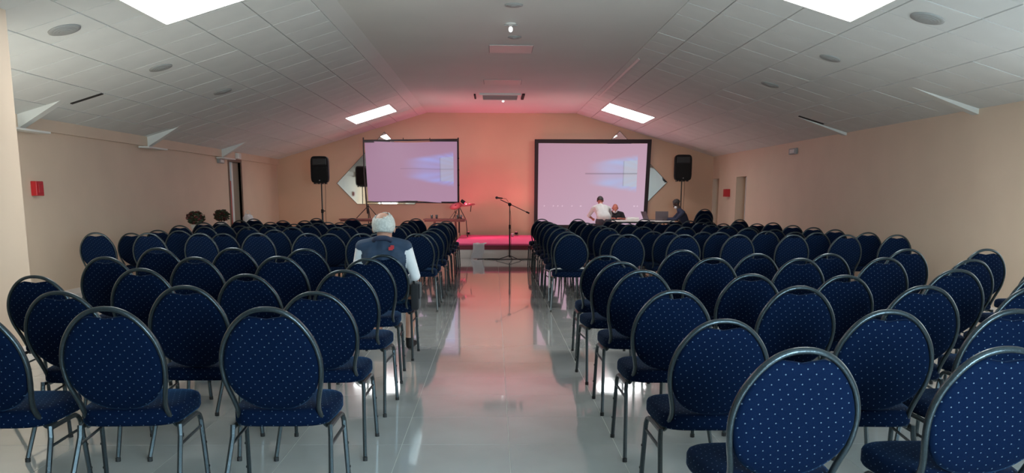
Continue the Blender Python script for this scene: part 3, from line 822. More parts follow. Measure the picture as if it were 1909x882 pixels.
def speaker(x, y, z, label, w=0.43, h=0.64):
    t = thing('loudspeaker', label, 'loudspeaker', (x, y, z), 0, 'loudspeakers on stands')
    # cabinet tapers to the back, rounded at the corners; the grille looks at the camera
    b = nbm(); rows = []
    N = 28
    for (d, sc) in ((0.0, 0.97), (0.015, 1.0), (0.16, 0.98), (0.30, 0.80), (0.34, 0.72)):
        ring = []
        for i in range(N):
            th = 2*math.pi*i/N; c, s = math.cos(th), math.sin(th); e = 2/6.0
            ring.append(b.verts.new((math.copysign(abs(c)**e, c)*w/2*sc, d, h/2+math.copysign(abs(s)**e, s)*h/2*(0.5+0.5*sc))))
        rows.append(ring)
    for p, q in zip(rows, rows[1:]):
        for i in range(N): b.faces.new((p[i], p[(i+1) % N], q[(i+1) % N], q[i]))
    b.faces.new(rows[0]); b.faces.new(rows[-1]); link('cabinet', b, M['black'], t, False)
    b = nbm(); rbox(b, -w*0.44, w*0.44, -0.018, -0.001, h*0.07, h*0.60, 0.012); link('grille', b, M['grille'], t)
    b = nbm(); rbox(b, -w*0.40, w*0.40, -0.010, 0.02, h*0.66, h*0.93, 0.02)
    lathe(b, [(0.02, 0), (0.02, 0.001)], c=(0, -0.011, h*0.8), seg=8); link('horn', b, M['black_metal'], t)
    b = nbm(); disc(b, (0, -0.022, h*0.10), 0.014, 0.006, 12, axis='y'); link('badge', b, M['vent'], t)
    b = nbm()
    for k in range(4): rbox(b, -w*0.36+k*w*0.2, -w*0.36+k*w*0.2+0.045, 0.02, 0.2, -0.022, 0.004, 0.006)
    link('foot', b, M['rubber'], t)
speaker_stand(-4.21, 21.2, 1.73, 'black tripod stand under the left loudspeaker', 1)
speaker(-4.215, 21.03, 1.72, 'black loudspeaker on a stand left of the left projection screen')
speaker_stand(5.17, 23.75, 1.86, 'black tripod stand under the right loudspeaker', 1)
speaker(5.17, 23.58, 1.86, 'black loudspeaker on a stand right of the right projection screen', 0.47, 0.70)

# projection screens
def picture(n1, n2, place_fn, glow, mirrorx=False, bars=None):
    """mesh grid with the projected desktop painted per vertex"""
    b = nbm(); lay = b.loops.layers.float_color.new('picture'); g_ = {}
    cols = {}
    for i in range(n1+1):
        for j in range(n2+1):
            u, v = i/n1, j/n2; g_[i, j] = b.verts.new(place_fn(u, v)); cols[i, j] = glow(u, v)
    for i in range(n1):
        for j in range(n2):
            ks = ((i,j), (i+1,j), (i+1,j+1), (i,j+1)); f = b.faces.new([g_[k] for k in ks])
            for l, k in zip(f.loops, ks): l[lay] = (*cols[k], 1)
    return b
def smooth(x): x = max(0.0, min(1.0, x)); return x*x*(3-2*x)
def glow_fn(xr, w, zc_, hh, pane_w, base0, base1, blue, pane, bar=None):
    def f(u, v):
        c = [a+(b_-a)*(0.5*u+0.5*(1-v)) for a, b_ in zip(base0, base1)]  # pinkish room light on the white sheet is put into the glow colour
        s = (xr-u)/w
        if 0 <= s <= 1:
            H = hh*(1-0.42*s); dz = abs(v-zc_)
            k = smooth((1-s)*1.9)*smooth((1-dz/H)*3.0)*(0.55+0.45*min(1, dz/H*1.6))
            streak = 0.85+0.15*math.sin(40*(v-zc_)/(0.35+s))
            c = [a+(b_-a)*k*streak for a, b_ in zip(c, blue)]
            if s*w < pane_w and dz < hh*0.66*(1-0.3*s):
                c = [a*0.55+b_*0.45 for a, b_ in zip(c, pane)]
            if dz < 0.006: c = [a*0.62 for a in c]
            if abs(s*w-pane_w) < 0.006 and dz < hh*0.62: c = [a*0.78 for a in c]
        if bar and abs(v-bar) < 0.008:
            for q in (0.06, 0.145, 0.185, 0.23, 0.32, 0.40, 0.9, 0.93):
                if abs(u-q) < 0.006: c = [min(1, a+0.18) for a in c]
        return tuple(c)
    return f
# left: white sheet stretched in a dark tube frame, standing on two tripods
xl0, xl1, xt, zb0, zt0 = -3.40, -0.96, 2.87, 1.285, 2.86
t = thing('projection_screen', 'smaller projection screen in a thin dark tube frame, left of the aisle', 'projection screen', (-2.19, 23.0, 0))
def plL(u, v):
    x0 = -1.215+0.06*(1-v); x1 = 1.22+0.012*(1-v)
    sagt = -0.035*math.sin(math.pi*u)**2*(v > 0.5)*(2*v-1); sagb = -0.02*math.sin(3*math.pi*u)*(1-v)
    return (x0+(x1-x0)*u, 0.0+0.015*math.sin(7*u+3*v), 1.29-0.03*u+(2.83-1.29+0.055*u)*v + sagt + sagb)
b = picture(170, 110, plL, glow_fn(0.955, 0.58, 0.545, 0.31, 0.145, (0.28, 0.13, 0.22), (0.37, 0.21, 0.32), (0.29, 0.29, 0.62), (0.38, 0.42, 0.44)))
link('screen_sheet', b, M['screen'], t, True)
fr = nbm()
tube(fr, [(-1.255, 0.02, 2.855), (1.235, 0.02, 2.895)], 0.017, 8)
tube(fr, [(-1.245, 0.02, 2.93), (-1.25, 0.02, 2.0), (-1.185, 0.02, 0.95)], 0.017, 8)
tube(fr, [(1.245, 0.02, 2.94), (1.25, 0.02, 2.0), (1.25, 0.02, 0.95)], 0.017, 8)
tube(fr, [(-1.17, 0.02, 1.262), (1.235, 0.02, 1.238)], 0.012, 8)
link('tube_frame', fr, M['screenback'], t)
def bd(p, q, w0=0.02):
    pass
fr = nbm()
for (za, zb_, xa, xb) in ((2.85, 2.80, -1.24, -0.55), (2.855, 2.84, -0.55, 0.5), (2.88, 2.835, 0.5, 1.22)): box(fr, xa, xb, -0.008, 0.012, zb_, za)
box(fr, -1.18, 1.22, -0.008, 0.012, 1.245, 1.275); box(fr, 1.215, 1.24, -0.008, 0.012, 1.245, 2.87)
link('sheet_border', fr, M['screenback'], t)
fr = nbm()
for z in (1.7, 2.1, 2.4): tube(fr, [(1.22, 0, z), (1.27, 0, z+0.01)], 0.02, 6)
for x in (-0.2, 0.5): tube(fr, [(x, 0.02, 2.86), (x, 0.02, 2.93)], 0.010, 6)
link('clip', fr, M['black'], t)
for sx in (-1.16, 1.25):
    for k in range(3):
        a = math.radians(-150+120*k); fr = nbm()
        q = 0.5 if sx > 0 else 1.0      # the right tripod stands on the stage and table edge, pulled closer together
        zf_ = 0.012 if (sx < 0 or math.cos(a) < -0.5) else 0.352
        tube(fr, [(sx, 0.02, 1.16), (sx+0.46*q*math.cos(a), 0.02+0.4*math.sin(a), 0.72 if zf_ < 0.1 else 0.80), (sx+0.55*q*math.cos(a), 0.02+0.5*math.sin(a), zf_)], 0.011, 6)
        link('tripod_leg', fr, M['black_metal'], t)
    fr = nbm(); tube(fr, [(sx, 0.02, 1.2), (sx, 0.02, 0.45)], 0.014, 8); link('tripod_pole', fr, M['black_metal'], t)
# right: big screen with a wide black border
t = thing('projection_screen', 'larger projection screen with a wide black border, right of the aisle', 'projection screen', (2.754, 24.3, 0)); t.scale = (1.0125, 1, 1.0125)
X0, X1 = -1.60, 1.63
k_ = 24.0/23.4
def plR(u, v):
    x0, x1 = -1.50, 1.535-0.05*(1-v)
    return (x0+(x1-x0)*u, 0.0, 0.62+(2.855-0.62)*v - 0.012*math.sin(math.pi*u)*v)
b = picture(190, 130, plR, glow_fn(0.912, 0.48, 0.635, 0.25, 0.125, (0.42, 0.23, 0.31), (0.52, 0.36, 0.47), (0.37, 0.42, 0.66), (0.45, 0.52, 0.50), bar=0.235))
link('screen_sheet', b, M['screen'], t)
fr = nbm()
def quad_bar(bm, pts, y0, y1):
    f = [bm.verts.new((x, y0, z)) for x, z in pts]; g_ = [bm.verts.new((x, y1, z)) for x, z in pts]
    bm.faces.new(f); bm.faces.new(g_)
    for i in range(4): bm.faces.new((f[i], f[(i+1) % 4], g_[(i+1) % 4], g_[i]))
quad_bar(fr, [(X0, 2.955), (X1, 2.965), (X1, 2.86), (X0, 2.85)], -0.02, 0.01)
quad_bar(fr, [(X0, 2.9), (X0+0.105, 2.9), (X0+0.095, 0.52), (X0+0.0, 0.52)], -0.021, 0.011)
quad_bar(fr, [(X1-0.11, 2.9), (X1, 2.9), (X1-0.075, 0.52), (X1-0.175, 0.52)], -0.021, 0.011)
quad_bar(fr, [(X0, 0.62), (X1-0.08, 0.62), (X1-0.08, 0.52), (X0, 0.52)], -0.02, 0.01)
link('black_border', fr, M['screenback'], t)
for sx in (-1.5, 1.45):
    fr = nbm(); box(fr, sx-0.03, sx+0.03, -0.02, 0.02, 0.03, 0.55); box(fr, sx-0.04, sx+0.04, -0.30, 0.30, 0, 0.03); link('foot', fr, M['black_metal'], t)

# tables
def table(name, label, x, y, w, d, h, mtop, mleg, thick=0.03, inset=0.08):
    t = thing(name, label, 'table', (x, y, 0))
    b = nbm(); rbox(b, -w/2, w/2, -d/2, d/2, h-thick, h, 0.006); link('tabletop', b, mtop, t)
    b = nbm(); box(b, -w/2+0.03, w/2-0.03, -d/2+0.03, d/2-0.03, h-thick-0.04, h-thick); link('apron', b, mleg, t)
    for sx in (-1, 1):
        for sy in (-1, 1):
            b = nbm(); tube(b, [(sx*(w/2-0.28), sy*(d/2-0.08), h-thick-0.03), (sx*(w/2-inset), sy*(d/2-0.06), 0.0)], 0.014, 8); link('leg', b, mleg, t)
table('folding_table', 'white-topped table behind the far right chairs, between the men and the laptops', 3.86, 23.1, 1.9, 0.70, 0.795, M['tablewhite'], M['black_metal'])
table('folding_table', 'dark red table left of the stage under the right foot of the left screen', -1.28, 22.5, 1.10, 0.62, 0.835, M['wood'], M['wood'], inset=0.22)
table('folding_table', 'thin dark table behind the far left chairs, under the left foot of the left screen', -3.35, 22.5, 1.3, 0.55, 0.835, M['wood'], M['wood'])
for k, (x, y, lab) in enumerate(((-1.62, 22.42, 'small clear glass at the left end of the dark red table'), (-1.50, 22.5, 'second clear glass from the left on the dark red table'), (-0.95, 22.45, 'clear glass near the right end of the dark red table'), (-0.86, 22.5, 'rightmost clear glass on the dark red table'))):
    t = thing('drinking_glass', lab, 'glass', (x, y, 0.835), 0, 'glasses on the dark red table')
    b = nbm(); lathe(b, [(0.026, 0), (0.033, 0.1), (0.030, 0.1), (0.024, 0.008)], seg=14); link('bowl', b, M['glass'], t, True)
# small cymbal stand on the table
t = thing('cymbal_stand', 'red-lit cymbals on a slim stand on the dark red table', 'cymbals', (-1.02, 22.62, 0.835))
b = nbm(); tube(b, [(0, 0, 0.02), (0, 0, 0.34)], 0.008, 6)
for k in range(3):
    a = math.radians(90+120*k); tube(b, [(0, 0, 0.20), (0.16*math.cos(a), 0.12*math.sin(a), 0.005)], 0.006, 6)
link('stand', b, M['black_metal'], t)
for (cx, cz, r, ax, ay) in ((0.02, 0.33, 0.17, 0.5, -0.25), (0.33, 0.36, 0.20, 0.15, -0.12)):
    b = nbm(); lathe(b, [(r, -0.004), (r*0.25, 0.012), (0.02, 0.025), (0.02, 0.028), (r*0.25, 0.015), (r, 0.0)], seg=24)
    o = link('cymbal', b, M['lit_cymbal'], t, True, (cx, 0, cz)); o.rotation_euler = (ax, ay, 0)
b = nbm(); tube(b, [(0, 0, 0.33), (0.33, 0, 0.36)], 0.007, 6); tube(b, [(0.42, 0, 0.34), (0.40, 0, 0.18)], 0.012, 6); link('arm', b, M['black_metal'], t)

# things on the white table
t = thing('equipment_case', 'low white rounded case on the white table beside the dark screen border', 'case', (3.72, 23.05, 0.795))
b = nbm(); rbox(b, -0.17, 0.17, -0.12, 0.12, 0, 0.075, 0.025, 3); link('body', b, M['white'], t, True)
b = nbm(); rbox(b, -0.15, 0.15, -0.10, 0.10, 0.072, 0.085, 0.005); link('lid', b, M['tablewhite'], t)
def laptop(label, x, y, z, rz, tilt):
    t = thing('laptop', label, 'laptop', (x, y, z), rz, 'laptops on the white table')
    b = nbm(); rbox(b, -0.17, 0.17, -0.12, 0.12, 0.0, 0.018, 0.005); link('keyboard_base', b, M['laptop'], t)
    b = nbm(); rbox(b, -0.17, 0.17, -0.006, 0.006, 0.0, 0.235, 0.004); o = link('lid', b, M['laptop'], t, False, (0, 0.12, 0.016)); o.rotation_euler = (-tilt, 0, 0)
laptop('open grey laptop seen from the side, at the left of the two', 4.24, 23.24, 0.795, math.radians(105), math.radians(22))
laptop('open grey laptop turned to the camera, before the man in the navy jacket', 4.50, 22.92, 0.795, math.radians(165), math.radians(12))

# spare chairs stacked at the right, behind the far block
for k in range(3):
    place(4.72, 19.15+0.01*k, math.radians(4), 0.95, 'spare dark chair stacked behind the far right block, %s' % ('lowest of the three', 'middle of the three', 'topmost of the three')[k], 'spare chairs stacked at the right', z=0.105*k)

# white garment on the first far right aisle chair
def garment(u, v):
    s = u*0.62
    if s < 0.30: return (0.19-s, 0.28+(v-0.5)*0.22+0.02*math.sin(8*u), 0.522+0.008*math.sin(10*v+6*u))
    d = s-0.30
    return (-0.13-min(d, 0.13) + 0.0, 0.28+(v-0.5)*0.20*(1-0.5*u)+0.02*math.sin(8*u), 0.522-max(0, d-0.11)*1.0-0.006*math.sin(9*v)) if d < 0.14 else (-0.265-0.01*math.sin(9*v), 0.28+(v-0.5)*0.20*(1-0.5*u), 0.495-(d-0.13)*1.15)
bumpy_sheet('garment', 'white garment draped over the seat edge of an aisle chair, far right block', 'garment', (FX['right'][0], FY[0], 0), .3, .3, garment, M['paper'])

# flowers in tall pale vases by the left wall
def plant(x, y, label, seed):
    rnd = random.Random(seed)
    t = thing('potted_plant', label, 'plant', (x, y, 0), 0, 'flower bunches in pale vases by the left wall')
    b = nbm(); lathe(b, [(0.11, 0), (0.12, 0.04), (0.06, 0.12), (0.05, 0.5), (0.06, 0.72), (0.10, 0.87), (0.09, 0.87), (0.05, 0.74)], seg=18); link('vase', b, M['white'], t, True)
    for (nm, cnt, m, sz) in (('leaves', 260, M['leaf'], 0.062), ('flowers', 200, M['flower'], 0.052), ('petals', 20, M['petal'], 0.024)):
        b = nbm()
        for _ in range(cnt):
            a, r = rnd.uniform(0, 6.28), rnd.uniform(0.2, 1)**0.5
            h_ = rnd.uniform(-0.9, 1)
            c = Vector((0.165*r*math.cos(a)*math.sqrt(1-0.8*h_*h_), 0.165*r*math.sin(a)*math.sqrt(1-0.8*h_*h_), 1.0+0.115*h_))
            q = Matrix.Rotation(rnd.uniform(0, 6.28), 3, 'Z') @ Matrix.Rotation(rnd.uniform(0, 3.1), 3, 'X')
            vs = [b.verts.new(c + q @ Vector(p)*sz) for p in ((-0.5,0,0),(0,-0.35,0.1),(0.6,0,0),(0,0.35,0.1))]
            b.faces.new(vs)
        for _ in range(8 if nm == 'leaves' else 0):
            a = rnd.uniform(0, 6.28); tube(b, [(0.02*math.cos(a), 0.02*math.sin(a), 0.82), (0.13*math.cos(a), 0.13*math.sin(a), 1.02)], 0.003, 4)
        o = link(nm, b, m, t); o['kind'] = 'stuff'
plant(-5.62, 16.3, 'dark red flower bunch in a pale vase by the left wall, nearer the camera', 1)
plant(-5.76, 18.3, 'dark red flower bunch in a pale vase by the left wall, nearer the door', 2)
t = thing('bag', 'small crumpled pale bag hanging before the open left door', 'bag', (-5.75, 20.2, 0.78))
b = nbm(); ellipsoid(b, (0, 0, 0.10), 0.12, 0.10, 0.12, 10, 7)
for v in b.verts: v.co += Vector(noise.noise_vector(v.co*14))*0.03
link('body', b, M['paper'], t)
b = nbm(); tube(b, catmull([(-0.06, 0, 0.2), (-0.03, 0, 0.28), (0.03, 0, 0.28), (0.06, 0, 0.2)], 3), 0.006, 5); link('strap', b, M['paper'], t)
t = thing('side_table', 'small round white table under the pale bag by the left door', 'table', (-5.75, 20.2, 0))
b = nbm(); disc(b, (0, 0, 0.75), 0.22, 0.03, 20); link('tabletop', b, M['white'], t)
b = nbm(); tube(b, [(0, 0, 0.01), (0, 0, 0.75)], 0.02, 8); disc(b, (0, 0, 0), 0.16, 0.015, 20); link('pedestal', b, M['white'], t)

# ================================================================= PEOPLE
def capsule(bm, a, b_, ra, rb, seg=10):
    a, b_ = Vector(a), Vector(b_); d = b_-a; L_ = max(d.length, 1e-5)
    t = d/L_; up = Vector((0, 0, 1)) if abs(t.z) < 0.9 else Vector((0, 1, 0))
    n_ = t.cross(up).normalized(); m_ = t.cross(n_)
    rings = []
    for k in range(1, 5): rings.append((a - t*ra*math.cos(k*math.pi/8), ra*math.sin(k*math.pi/8)))
    for k in range(4, 0, -1): rings.append((b_ + t*rb*math.cos(k*math.pi/8), rb*math.sin(k*math.pi/8)))
    vr = [[bm.verts.new(c + (n_*math.cos(2*math.pi*j/seg)+m_*math.sin(2*math.pi*j/seg))*r) for j in range(seg)] for c, r in rings]
    p0 = bm.verts.new(a-t*ra); p1 = bm.verts.new(b_+t*rb)
    for p, q in zip(vr, vr[1:]):
        for j in range(seg): bm.faces.new((p[j], p[(j+1) % seg], q[(j+1) % seg], q[j]))
    for j in range(seg): bm.faces.new((p0, vr[0][(j+1) % seg], vr[0][j])); bm.faces.new((p1, vr[-1][j], vr[-1][(j+1) % seg]))
def person(label, loc, rz, J, mats, hair=None, voxel=0.012, group=None, extras=None):
    """J: joints in local space, facing +y. mats: skin, top, sleeve, bottom, shoe. One continuous body surface."""
    t = thing('person', label, 'person', loc, rz, group)
    segs = []     # (a, b, ra, rb, material slot)
    V_ = Vector
    pel, che, nek, hd = V_(J['pelvis']), V_(J['chest']), V_(J['neck']), V_(J['head'])
    side = V_(J.get('side', (1, 0, 0))).normalized()
    for s in (-1, 1):
        segs.append((pel+side*s*0.085, pel*0.45+che*0.55+side*s*0.065, 0.105, 0.100, 3 if False else 1))
        segs.append((pel*0.45+che*0.55+side*s*0.065, che+side*s*0.085, 0.100, 0.115, 1))
        segs.append((che+side*s*0.085, V_(J['shoulder'][0 if s < 0 else 1])*0.8+che*0.2, 0.105, 0.068, 1))
        segs.append((nek, V_(J['shoulder'][0 if s < 0 else 1]), 0.060, 0.062, 1))
        dn = V_((0, 0, -0.10 if J.get('standing') else 0)); segs.append((pel+side*s*0.085+dn, pel+side*s*0.095+dn, 0.112, 0.11, 3))
    segs.append((pel, che, 0.105, 0.12, 1)); segs.append((che, nek, 0.11, 0.07, 1))
    segs.append((nek, hd, 0.056, 0.054, 0))
    for s in (0, 1):
        sh, el, wr = V_(J['shoulder'][s]), V_(J['elbow'][s]), V_(J['wrist'][s])
        segs.append((sh, el, 0.060, 0.045, 2))
        if J.get('short_sleeve'): segs.append((el, wr, 0.040, 0.028, 0)); 
        else: segs.append((el, wr, 0.046, 0.036, 2))
        d = (wr-el).normalized(); d2 = V_(J.get('hand_dir', [d, d])[s]).normalized() if J.get('hand_dir') else d
        ax = d2.cross(V_((0, 0, 1)));  ax = ax.normalized() if ax.length > 0.05 else V_((1, 0, 0))
        nrm = ax.cross(d2).normalized()
        if nrm.z > 0: nrm = -nrm
        pal = wr+d2*0.085
        for k in range(4): segs.append((wr+ax*(k-1.5)*0.008+d2*0.01, pal+ax*(k-1.5)*0.021, 0.019, 0.0125, 0))
        for k, ln in enumerate((0.062, 0.075, 0.080, 0.068)):
            a0 = pal+ax*(k-1.5)*0.022; a1 = a0+d2*ln*0.5+nrm*ln*0.12; a2 = a1+d2*ln*0.34+nrm*ln*0.32
            segs.append((a0, a1, 0.0098, 0.009, 0)); segs.append((a1, a2, 0.009, 0.0078, 0))
        sg = 1 if s == 0 else -1
        th0 = wr+d2*0.03+ax*sg*0.022; th1 = th0+d2*0.035+ax*sg*0.028; th2 = th1+d2*0.032+ax*sg*0.006
        segs.append((th0, th1, 0.013, 0.011, 0)); segs.append((th1, th2, 0.011, 0.009, 0))
        hp, kn, an = V_(J['hip'][s]), V_(J['knee'][s]), V_(J['ankle'][s])
        segs.append((hp, hp*0.35+kn*0.65, 0.095, 0.075, 3))
        segs.append((hp*0.35+kn*0.65, kn, 0.072, 0.058, 3))
        lower = 0 if J.get('shorts') else 3
        segs.append((kn, kn*0.6+an*0.4, 0.054, 0.054, lower)); segs.append((kn*0.6+an*0.4, an, 0.052, 0.038, lower))
        toe = V_(J['toe'][s])
        segs.append((an, V_((an.x, an.y-0.03, max(0.035, an.z-0.055))) if abs(toe.x-an.x) < 0.1 else V_((an.x, an.y, 0.04)), 0.040, 0.034, 4))
        segs.append((V_((an.x, an.y, 0.04)), toe, 0.036, 0.030, 4))
    # head
    fwd = V_(J['face']).normalized(); upv = (hd-nek).normalized(); upv = V_(J.get('head_up', upv)).normalized()
    rgt = fwd.cross(upv).normalized(); upv = rgt.cross(fwd).normalized()
    H = Matrix((rgt, fwd, upv)).transposed()
    hs_ = J.get('head_scale', 1.0)
    def hp_(x, y, z): return hd + H @ (V_((x, y, z))*hs_)
    b = nbm()
    for (a, c, ra, rb, mi) in segs: capsule(b, a, c, ra, rb, 12)
    ellipsoid(b, hp_(0, -0.012, 0.035), 0.075*hs_, 0.095*hs_, 0.088*hs_, 18, 12, H)
    ellipsoid(b, hp_(0, 0.030, -0.030), 0.058*hs_, 0.062*hs_, 0.082*hs_, 16, 10, H)
    capsule(b, hp_(-0.02, 0.068, -0.088), hp_(0.02, 0.068, -0.088), 0.022, 0.022, 8)
    capsule(b, hp_(0, 0.088, 0.025), hp_(0, 0.108, -0.018), 0.010, 0.016, 8)
    capsule(b, hp_(-0.035, 0.072, 0.035), hp_(0.035, 0.072, 0.035), 0.016, 0.016, 8)
    capsule(b, hp_(-0.02, 0.086, -0.050), hp_(0.02, 0.086, -0.050), 0.009, 0.009, 8)
    for s in (-1, 1): ellipsoid(b, hp_(s*0.080, -0.005, 0.0), 0.012, 0.022, 0.034, 10, 8, H)
    head_seg = (hp_(0, 0, -0.02), hp_(0, 0, 0.04), 0.1, 0.1, 0)
    me = bpy.data.meshes.new('body'); b.to_mesh(me); b.free()
    o = bpy.data.objects.new('body', me); COL.objects.link(o)
    md = o.modifiers.new('r', 'REMESH'); md.mode = 'VOXEL'; md.voxel_size = voxel
    sm = o.modifiers.new('s', 'SMOOTH'); sm.factor = 0.5; sm.iterations = 3
    dg = bpy.context.evaluated_depsgraph_get(); dg.update()
    me2 = bpy.data.meshes.new_from_object(o.evaluated_get(dg))
    o.modifiers.clear(); o.data = me2; o.parent = t; bpy.data.meshes.remove(me)
    for mm in mats: me2.materials.append(M[mm])
    allseg = segs + [head_seg]
    sd = []
    for (a, c, ra, rb, mi) in allseg:
        d = c-a; sd.append((a, d, max(d.length_squared, 1e-9), ra, rb, mi))
    import numpy as np
    n_f = len(me2.polygons); C = np.empty(n_f*3); me2.polygons.foreach_get('center', C); C = C.reshape(-1, 3)
    best = np.full(n_f, 1e9); idx = np.zeros(n_f, dtype=np.int32)
    for (a, d, l2, ra, rb, mi) in sd:
        av = np.array(a); dv = np.array(d)
        tt = np.clip(((C-av) @ dv)/l2, 0, 1)
        dist = np.linalg.norm(C-(av+tt[:, None]*dv), axis=1) - (ra+(rb-ra)*tt)
        m_ = dist < best; best[m_] = dist[m_]; idx[m_] = mi
    me2.polygons.foreach_set('material_index', idx)
    me2.polygons.foreach_set('use_smooth', [True]*n_f)
    me2.update()
    # eyes
    for s in (-1, 1):
        e = nbm(); ellipsoid(e, hp_(s*0.030, 0.084, 0.012), 0.011, 0.008, 0.007, 10, 6, H); link('eye', e, M['white'], t, True)
        e = nbm(); ellipsoid(e, hp_(s*0.030, 0.0905, 0.012), 0.005, 0.003, 0.005, 8, 6, H); link('pupil', e, M['black'], t, True)
    if hair:
        e = nbm(); bmesh.ops.create_uvsphere(e, u_segments=36, v_segments=24, radius=1)
        kill = []
        for v in e.verts:
            x, y, z = v.co
            keep = hair['keep'](x, y, z)
            if not keep: kill.append(v)
            r = hair.get('r', 1.0)
            w_ = 1+0.05*noise.noise(Vector((x, y, z))*6)+0.03*noise.noise(Vector((x, y, z))*17)
            v.co = hp_(x*0.083*r*w_, -0.012+y*0.103*r*w_, 0.030+z*0.098*r*w_)
        bmesh.ops.delete(e, geom=kill, context='VERTS')
        bmesh.ops.solidify(e, geom=e.faces[:], thickness=0.008)
        link('hair', e, M[hair['mat']], t, True)
    if extras: extras(t, hp_, H)
    return t

# the seated man with white hair, on the aisle chair of the last near-left row
def vest_mark(t, hp_, H):
    e = nbm()
    for k, (dx, dz, w_, h_) in enumerate(((0, 0, 0.045, 0.016), (0.008, 0.016, 0.030, 0.012), (-0.006, -0.014, 0.034, 0.010))):
        box(e, 0.085+dx-w_/2, 0.085+dx+w_/2, -0.030, -0.020, 0.985+dz-h_/2, 0.985+dz+h_/2)
    o = link('emblem', e, M['red'], t); o['label'] = 'small red emblem on the back of the vest'
    e = nbm(); tube(e, catmull([(-0.075, 0.06, 1.045), (-0.04, 0.015, 1.065), (0.04, 0.015, 1.065), (0.075, 0.06, 1.045)], 5), 0.022, 8, 0.016); link('collar', e, M['navy'], t, True)
person('white-haired man in a slate vest and white sleeves, seated beside the aisle', (-0.955, 7.28, 0), 0, dict(
    pelvis=(0, 0.28, 0.60), chest=(0, 0.155, 0.90), neck=(0, 0.13, 1.03), head=(0.0, 0.175, 1.135), face=(0.05, 1, -0.15), head_up=(0, 0.1, 1),
    shoulder=[(-0.185, 0.15, 0.985), (0.185, 0.15, 0.985)], elbow=[(-0.255, 0.22, 0.735), (0.262, 0.22, 0.725)], wrist=[(-0.13, 0.43, 0.665), (0.15, 0.43, 0.655)],
    hip=[(-0.10, 0.30, 0.59), (0.10, 0.30, 0.59)], knee=[(-0.14, 0.72, 0.565), (0.185, 0.70, 0.565)], ankle=[(-0.14, 0.66, 0.10), (0.165, 0.60, 0.10)],
    toe=[(-0.15, 0.84, 0.035), (0.19, 0.77, 0.035)], shorts=True, head_scale=1.14), ['skin', 'vest', 'shirt_white', 'black_cloth', 'black'],
    hair=dict(mat='hair_grey', keep=lambda x, y, z: (y < 0.45 and z > -0.66 + 0.30*(y > 0) and not (-0.12*x-0.42*y+0.90*z > 0.80)), r=1.06), voxel=0.0085, extras=vest_mark)
t = thing('shoulder_bag', 'black bag hanging at the right side of the seated white-haired man', 'bag', (-0.955+0.255, 7.60, 0.42))
b = nbm(); rbox(b, -0.035, 0.035, -0.11, 0.11, 0.0, 0.24, 0.02, 3); link('body', b, M['black_cloth'], t, True)
b = nbm(); rbox(b, 0.030, 0.044, -0.10, 0.10, 0.10, 0.235, 0.006); link('flap', b, M['black_cloth'], t)
b = nbm(); tube(b, catmull([(0, -0.10, 0.23), (-0.02, -0.09, 0.30), (-0.03, 0.0, 0.33), (-0.02, 0.09, 0.30), (0, 0.10, 0.23)], 4), 0.008, 6); link('strap', b, M['black'], t)

# standing man in the pale t-shirt, leaning over the table
person('standing man in a pale t-shirt leaning over the table, seen from behind', (2.78, 22.05, 0), 0, dict(
    pelvis=(0.02, -0.18, 0.90), chest=(-0.02, 0.06, 1.10), neck=(-0.03, 0.16, 1.19), head=(-0.03, 0.23, 1.305), face=(0.1, 1, -0.55), head_up=(0, 0.5, 1),
    shoulder=[(-0.20, 0.10, 1.13), (0.18, 0.14, 1.12)], elbow=[(-0.33, 0.20, 0.93), (0.27, 0.40, 0.95)], wrist=[(-0.22, 0.42, 0.865), (0.30, 0.62, 0.85)],
    hip=[(-0.10, -0.17, 0.80), (0.10, -0.17, 0.80)], knee=[(-0.12, -0.14, 0.48), (0.12, -0.10, 0.48)], ankle=[(-0.13, -0.20, 0.09), (0.13, -0.18, 0.09)],
    toe=[(-0.15, -0.02, 0.035), (0.15, 0.0, 0.035)], short_sleeve=True, standing=True), ['skin_red', 'tee_grey', 'tee_grey', 'trouser', 'black'],
    hair=dict(mat='hair_dark', keep=lambda x, y, z: (y < 0.62 and z > -0.55+0.5*(y > 0)), r=1.03))
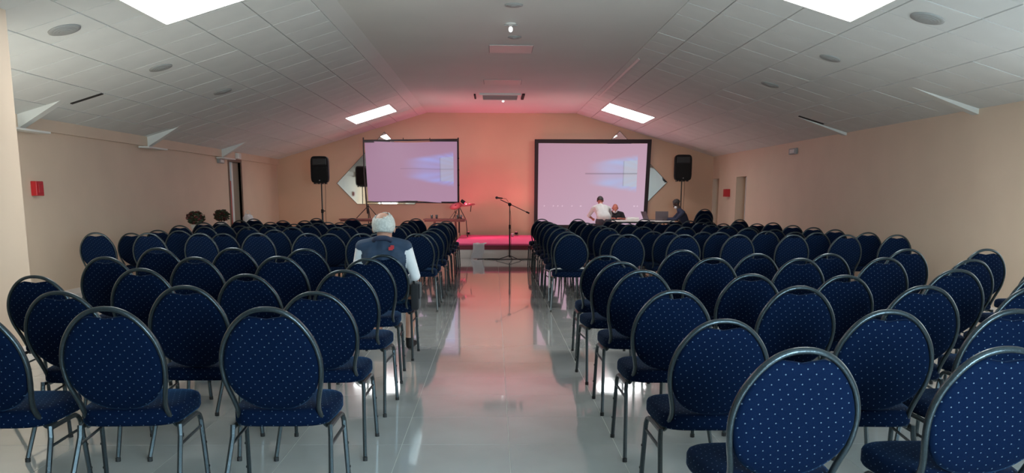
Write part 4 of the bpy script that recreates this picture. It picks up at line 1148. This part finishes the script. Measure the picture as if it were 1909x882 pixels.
# bald man seated behind the table, facing the camera, pale mask
def mask(t, hp_, H):
    e = nbm(); ellipsoid(e, hp_(0, 0.062, -0.052), 0.060, 0.052, 0.048, 14, 10, H); link('face_mask', e, M['paper'], t, True)
place(3.33, 24.12, math.pi, 0.95, 'dark chair behind the white table under the bald man', 'chairs at the white table')
person('bald man in a black t-shirt and pale mask, seated behind the white table', (3.33, 24.05, 0), math.pi, dict(
    pelvis=(0, 0.26, 0.58), chest=(0, 0.34, 0.88), neck=(0, 0.38, 1.00), head=(0, 0.44, 1.10), face=(0, 1, -0.75), head_up=(0, 0.8, 1),
    shoulder=[(-0.205, 0.35, 0.95), (0.205, 0.35, 0.95)], elbow=[(-0.27, 0.42, 0.80), (0.27, 0.42, 0.80)], wrist=[(-0.12, 0.62, 0.835), (0.12, 0.62, 0.835)],
    hip=[(-0.10, 0.28, 0.57), (0.10, 0.28, 0.57)], knee=[(-0.13, 0.70, 0.55), (0.13, 0.70, 0.55)], ankle=[(-0.13, 0.68, 0.09), (0.13, 0.68, 0.09)],
    toe=[(-0.15, 0.87, 0.035), (0.15, 0.87, 0.035)], short_sleeve=True), ['skin_red', 'black_cloth', 'black_cloth', 'trouser', 'black'], extras=mask)
# man in the navy jacket at the laptops, bending to the left
place(5.40, 22.75, math.radians(90), 0.95, 'dark chair at the right end of the white table under the man in navy', 'chairs at the white table')
person('man in a navy jacket and white mask bending over the laptops at the right', (5.42, 22.75, 0), math.radians(90), dict(
    pelvis=(0, 0.25, 0.58), chest=(0, 0.42, 0.92), neck=(0, 0.50, 1.08), head=(0.02, 0.575, 1.235), face=(0.15, 1, -0.85), head_up=(0, 0.8, 1),
    shoulder=[(-0.19, 0.44, 1.01), (0.19, 0.44, 1.01)], elbow=[(-0.24, 0.62, 0.84), (0.24, 0.60, 0.84)], wrist=[(-0.12, 0.82, 0.84), (0.12, 0.80, 0.84)],
    hip=[(-0.10, 0.27, 0.57), (0.10, 0.27, 0.57)], knee=[(-0.13, 0.68, 0.55), (0.13, 0.68, 0.55)], ankle=[(-0.13, 0.62, 0.09), (0.13, 0.62, 0.09)],
    toe=[(-0.14, 0.80, 0.035), (0.14, 0.80, 0.035)]), ['skin_dark', 'navy', 'navy', 'trouser', 'black'],
    hair=dict(mat='hair_dark', keep=lambda x, y, z: (y < 0.6 and z > -0.5+0.5*(y > 0)), r=1.03), extras=mask)
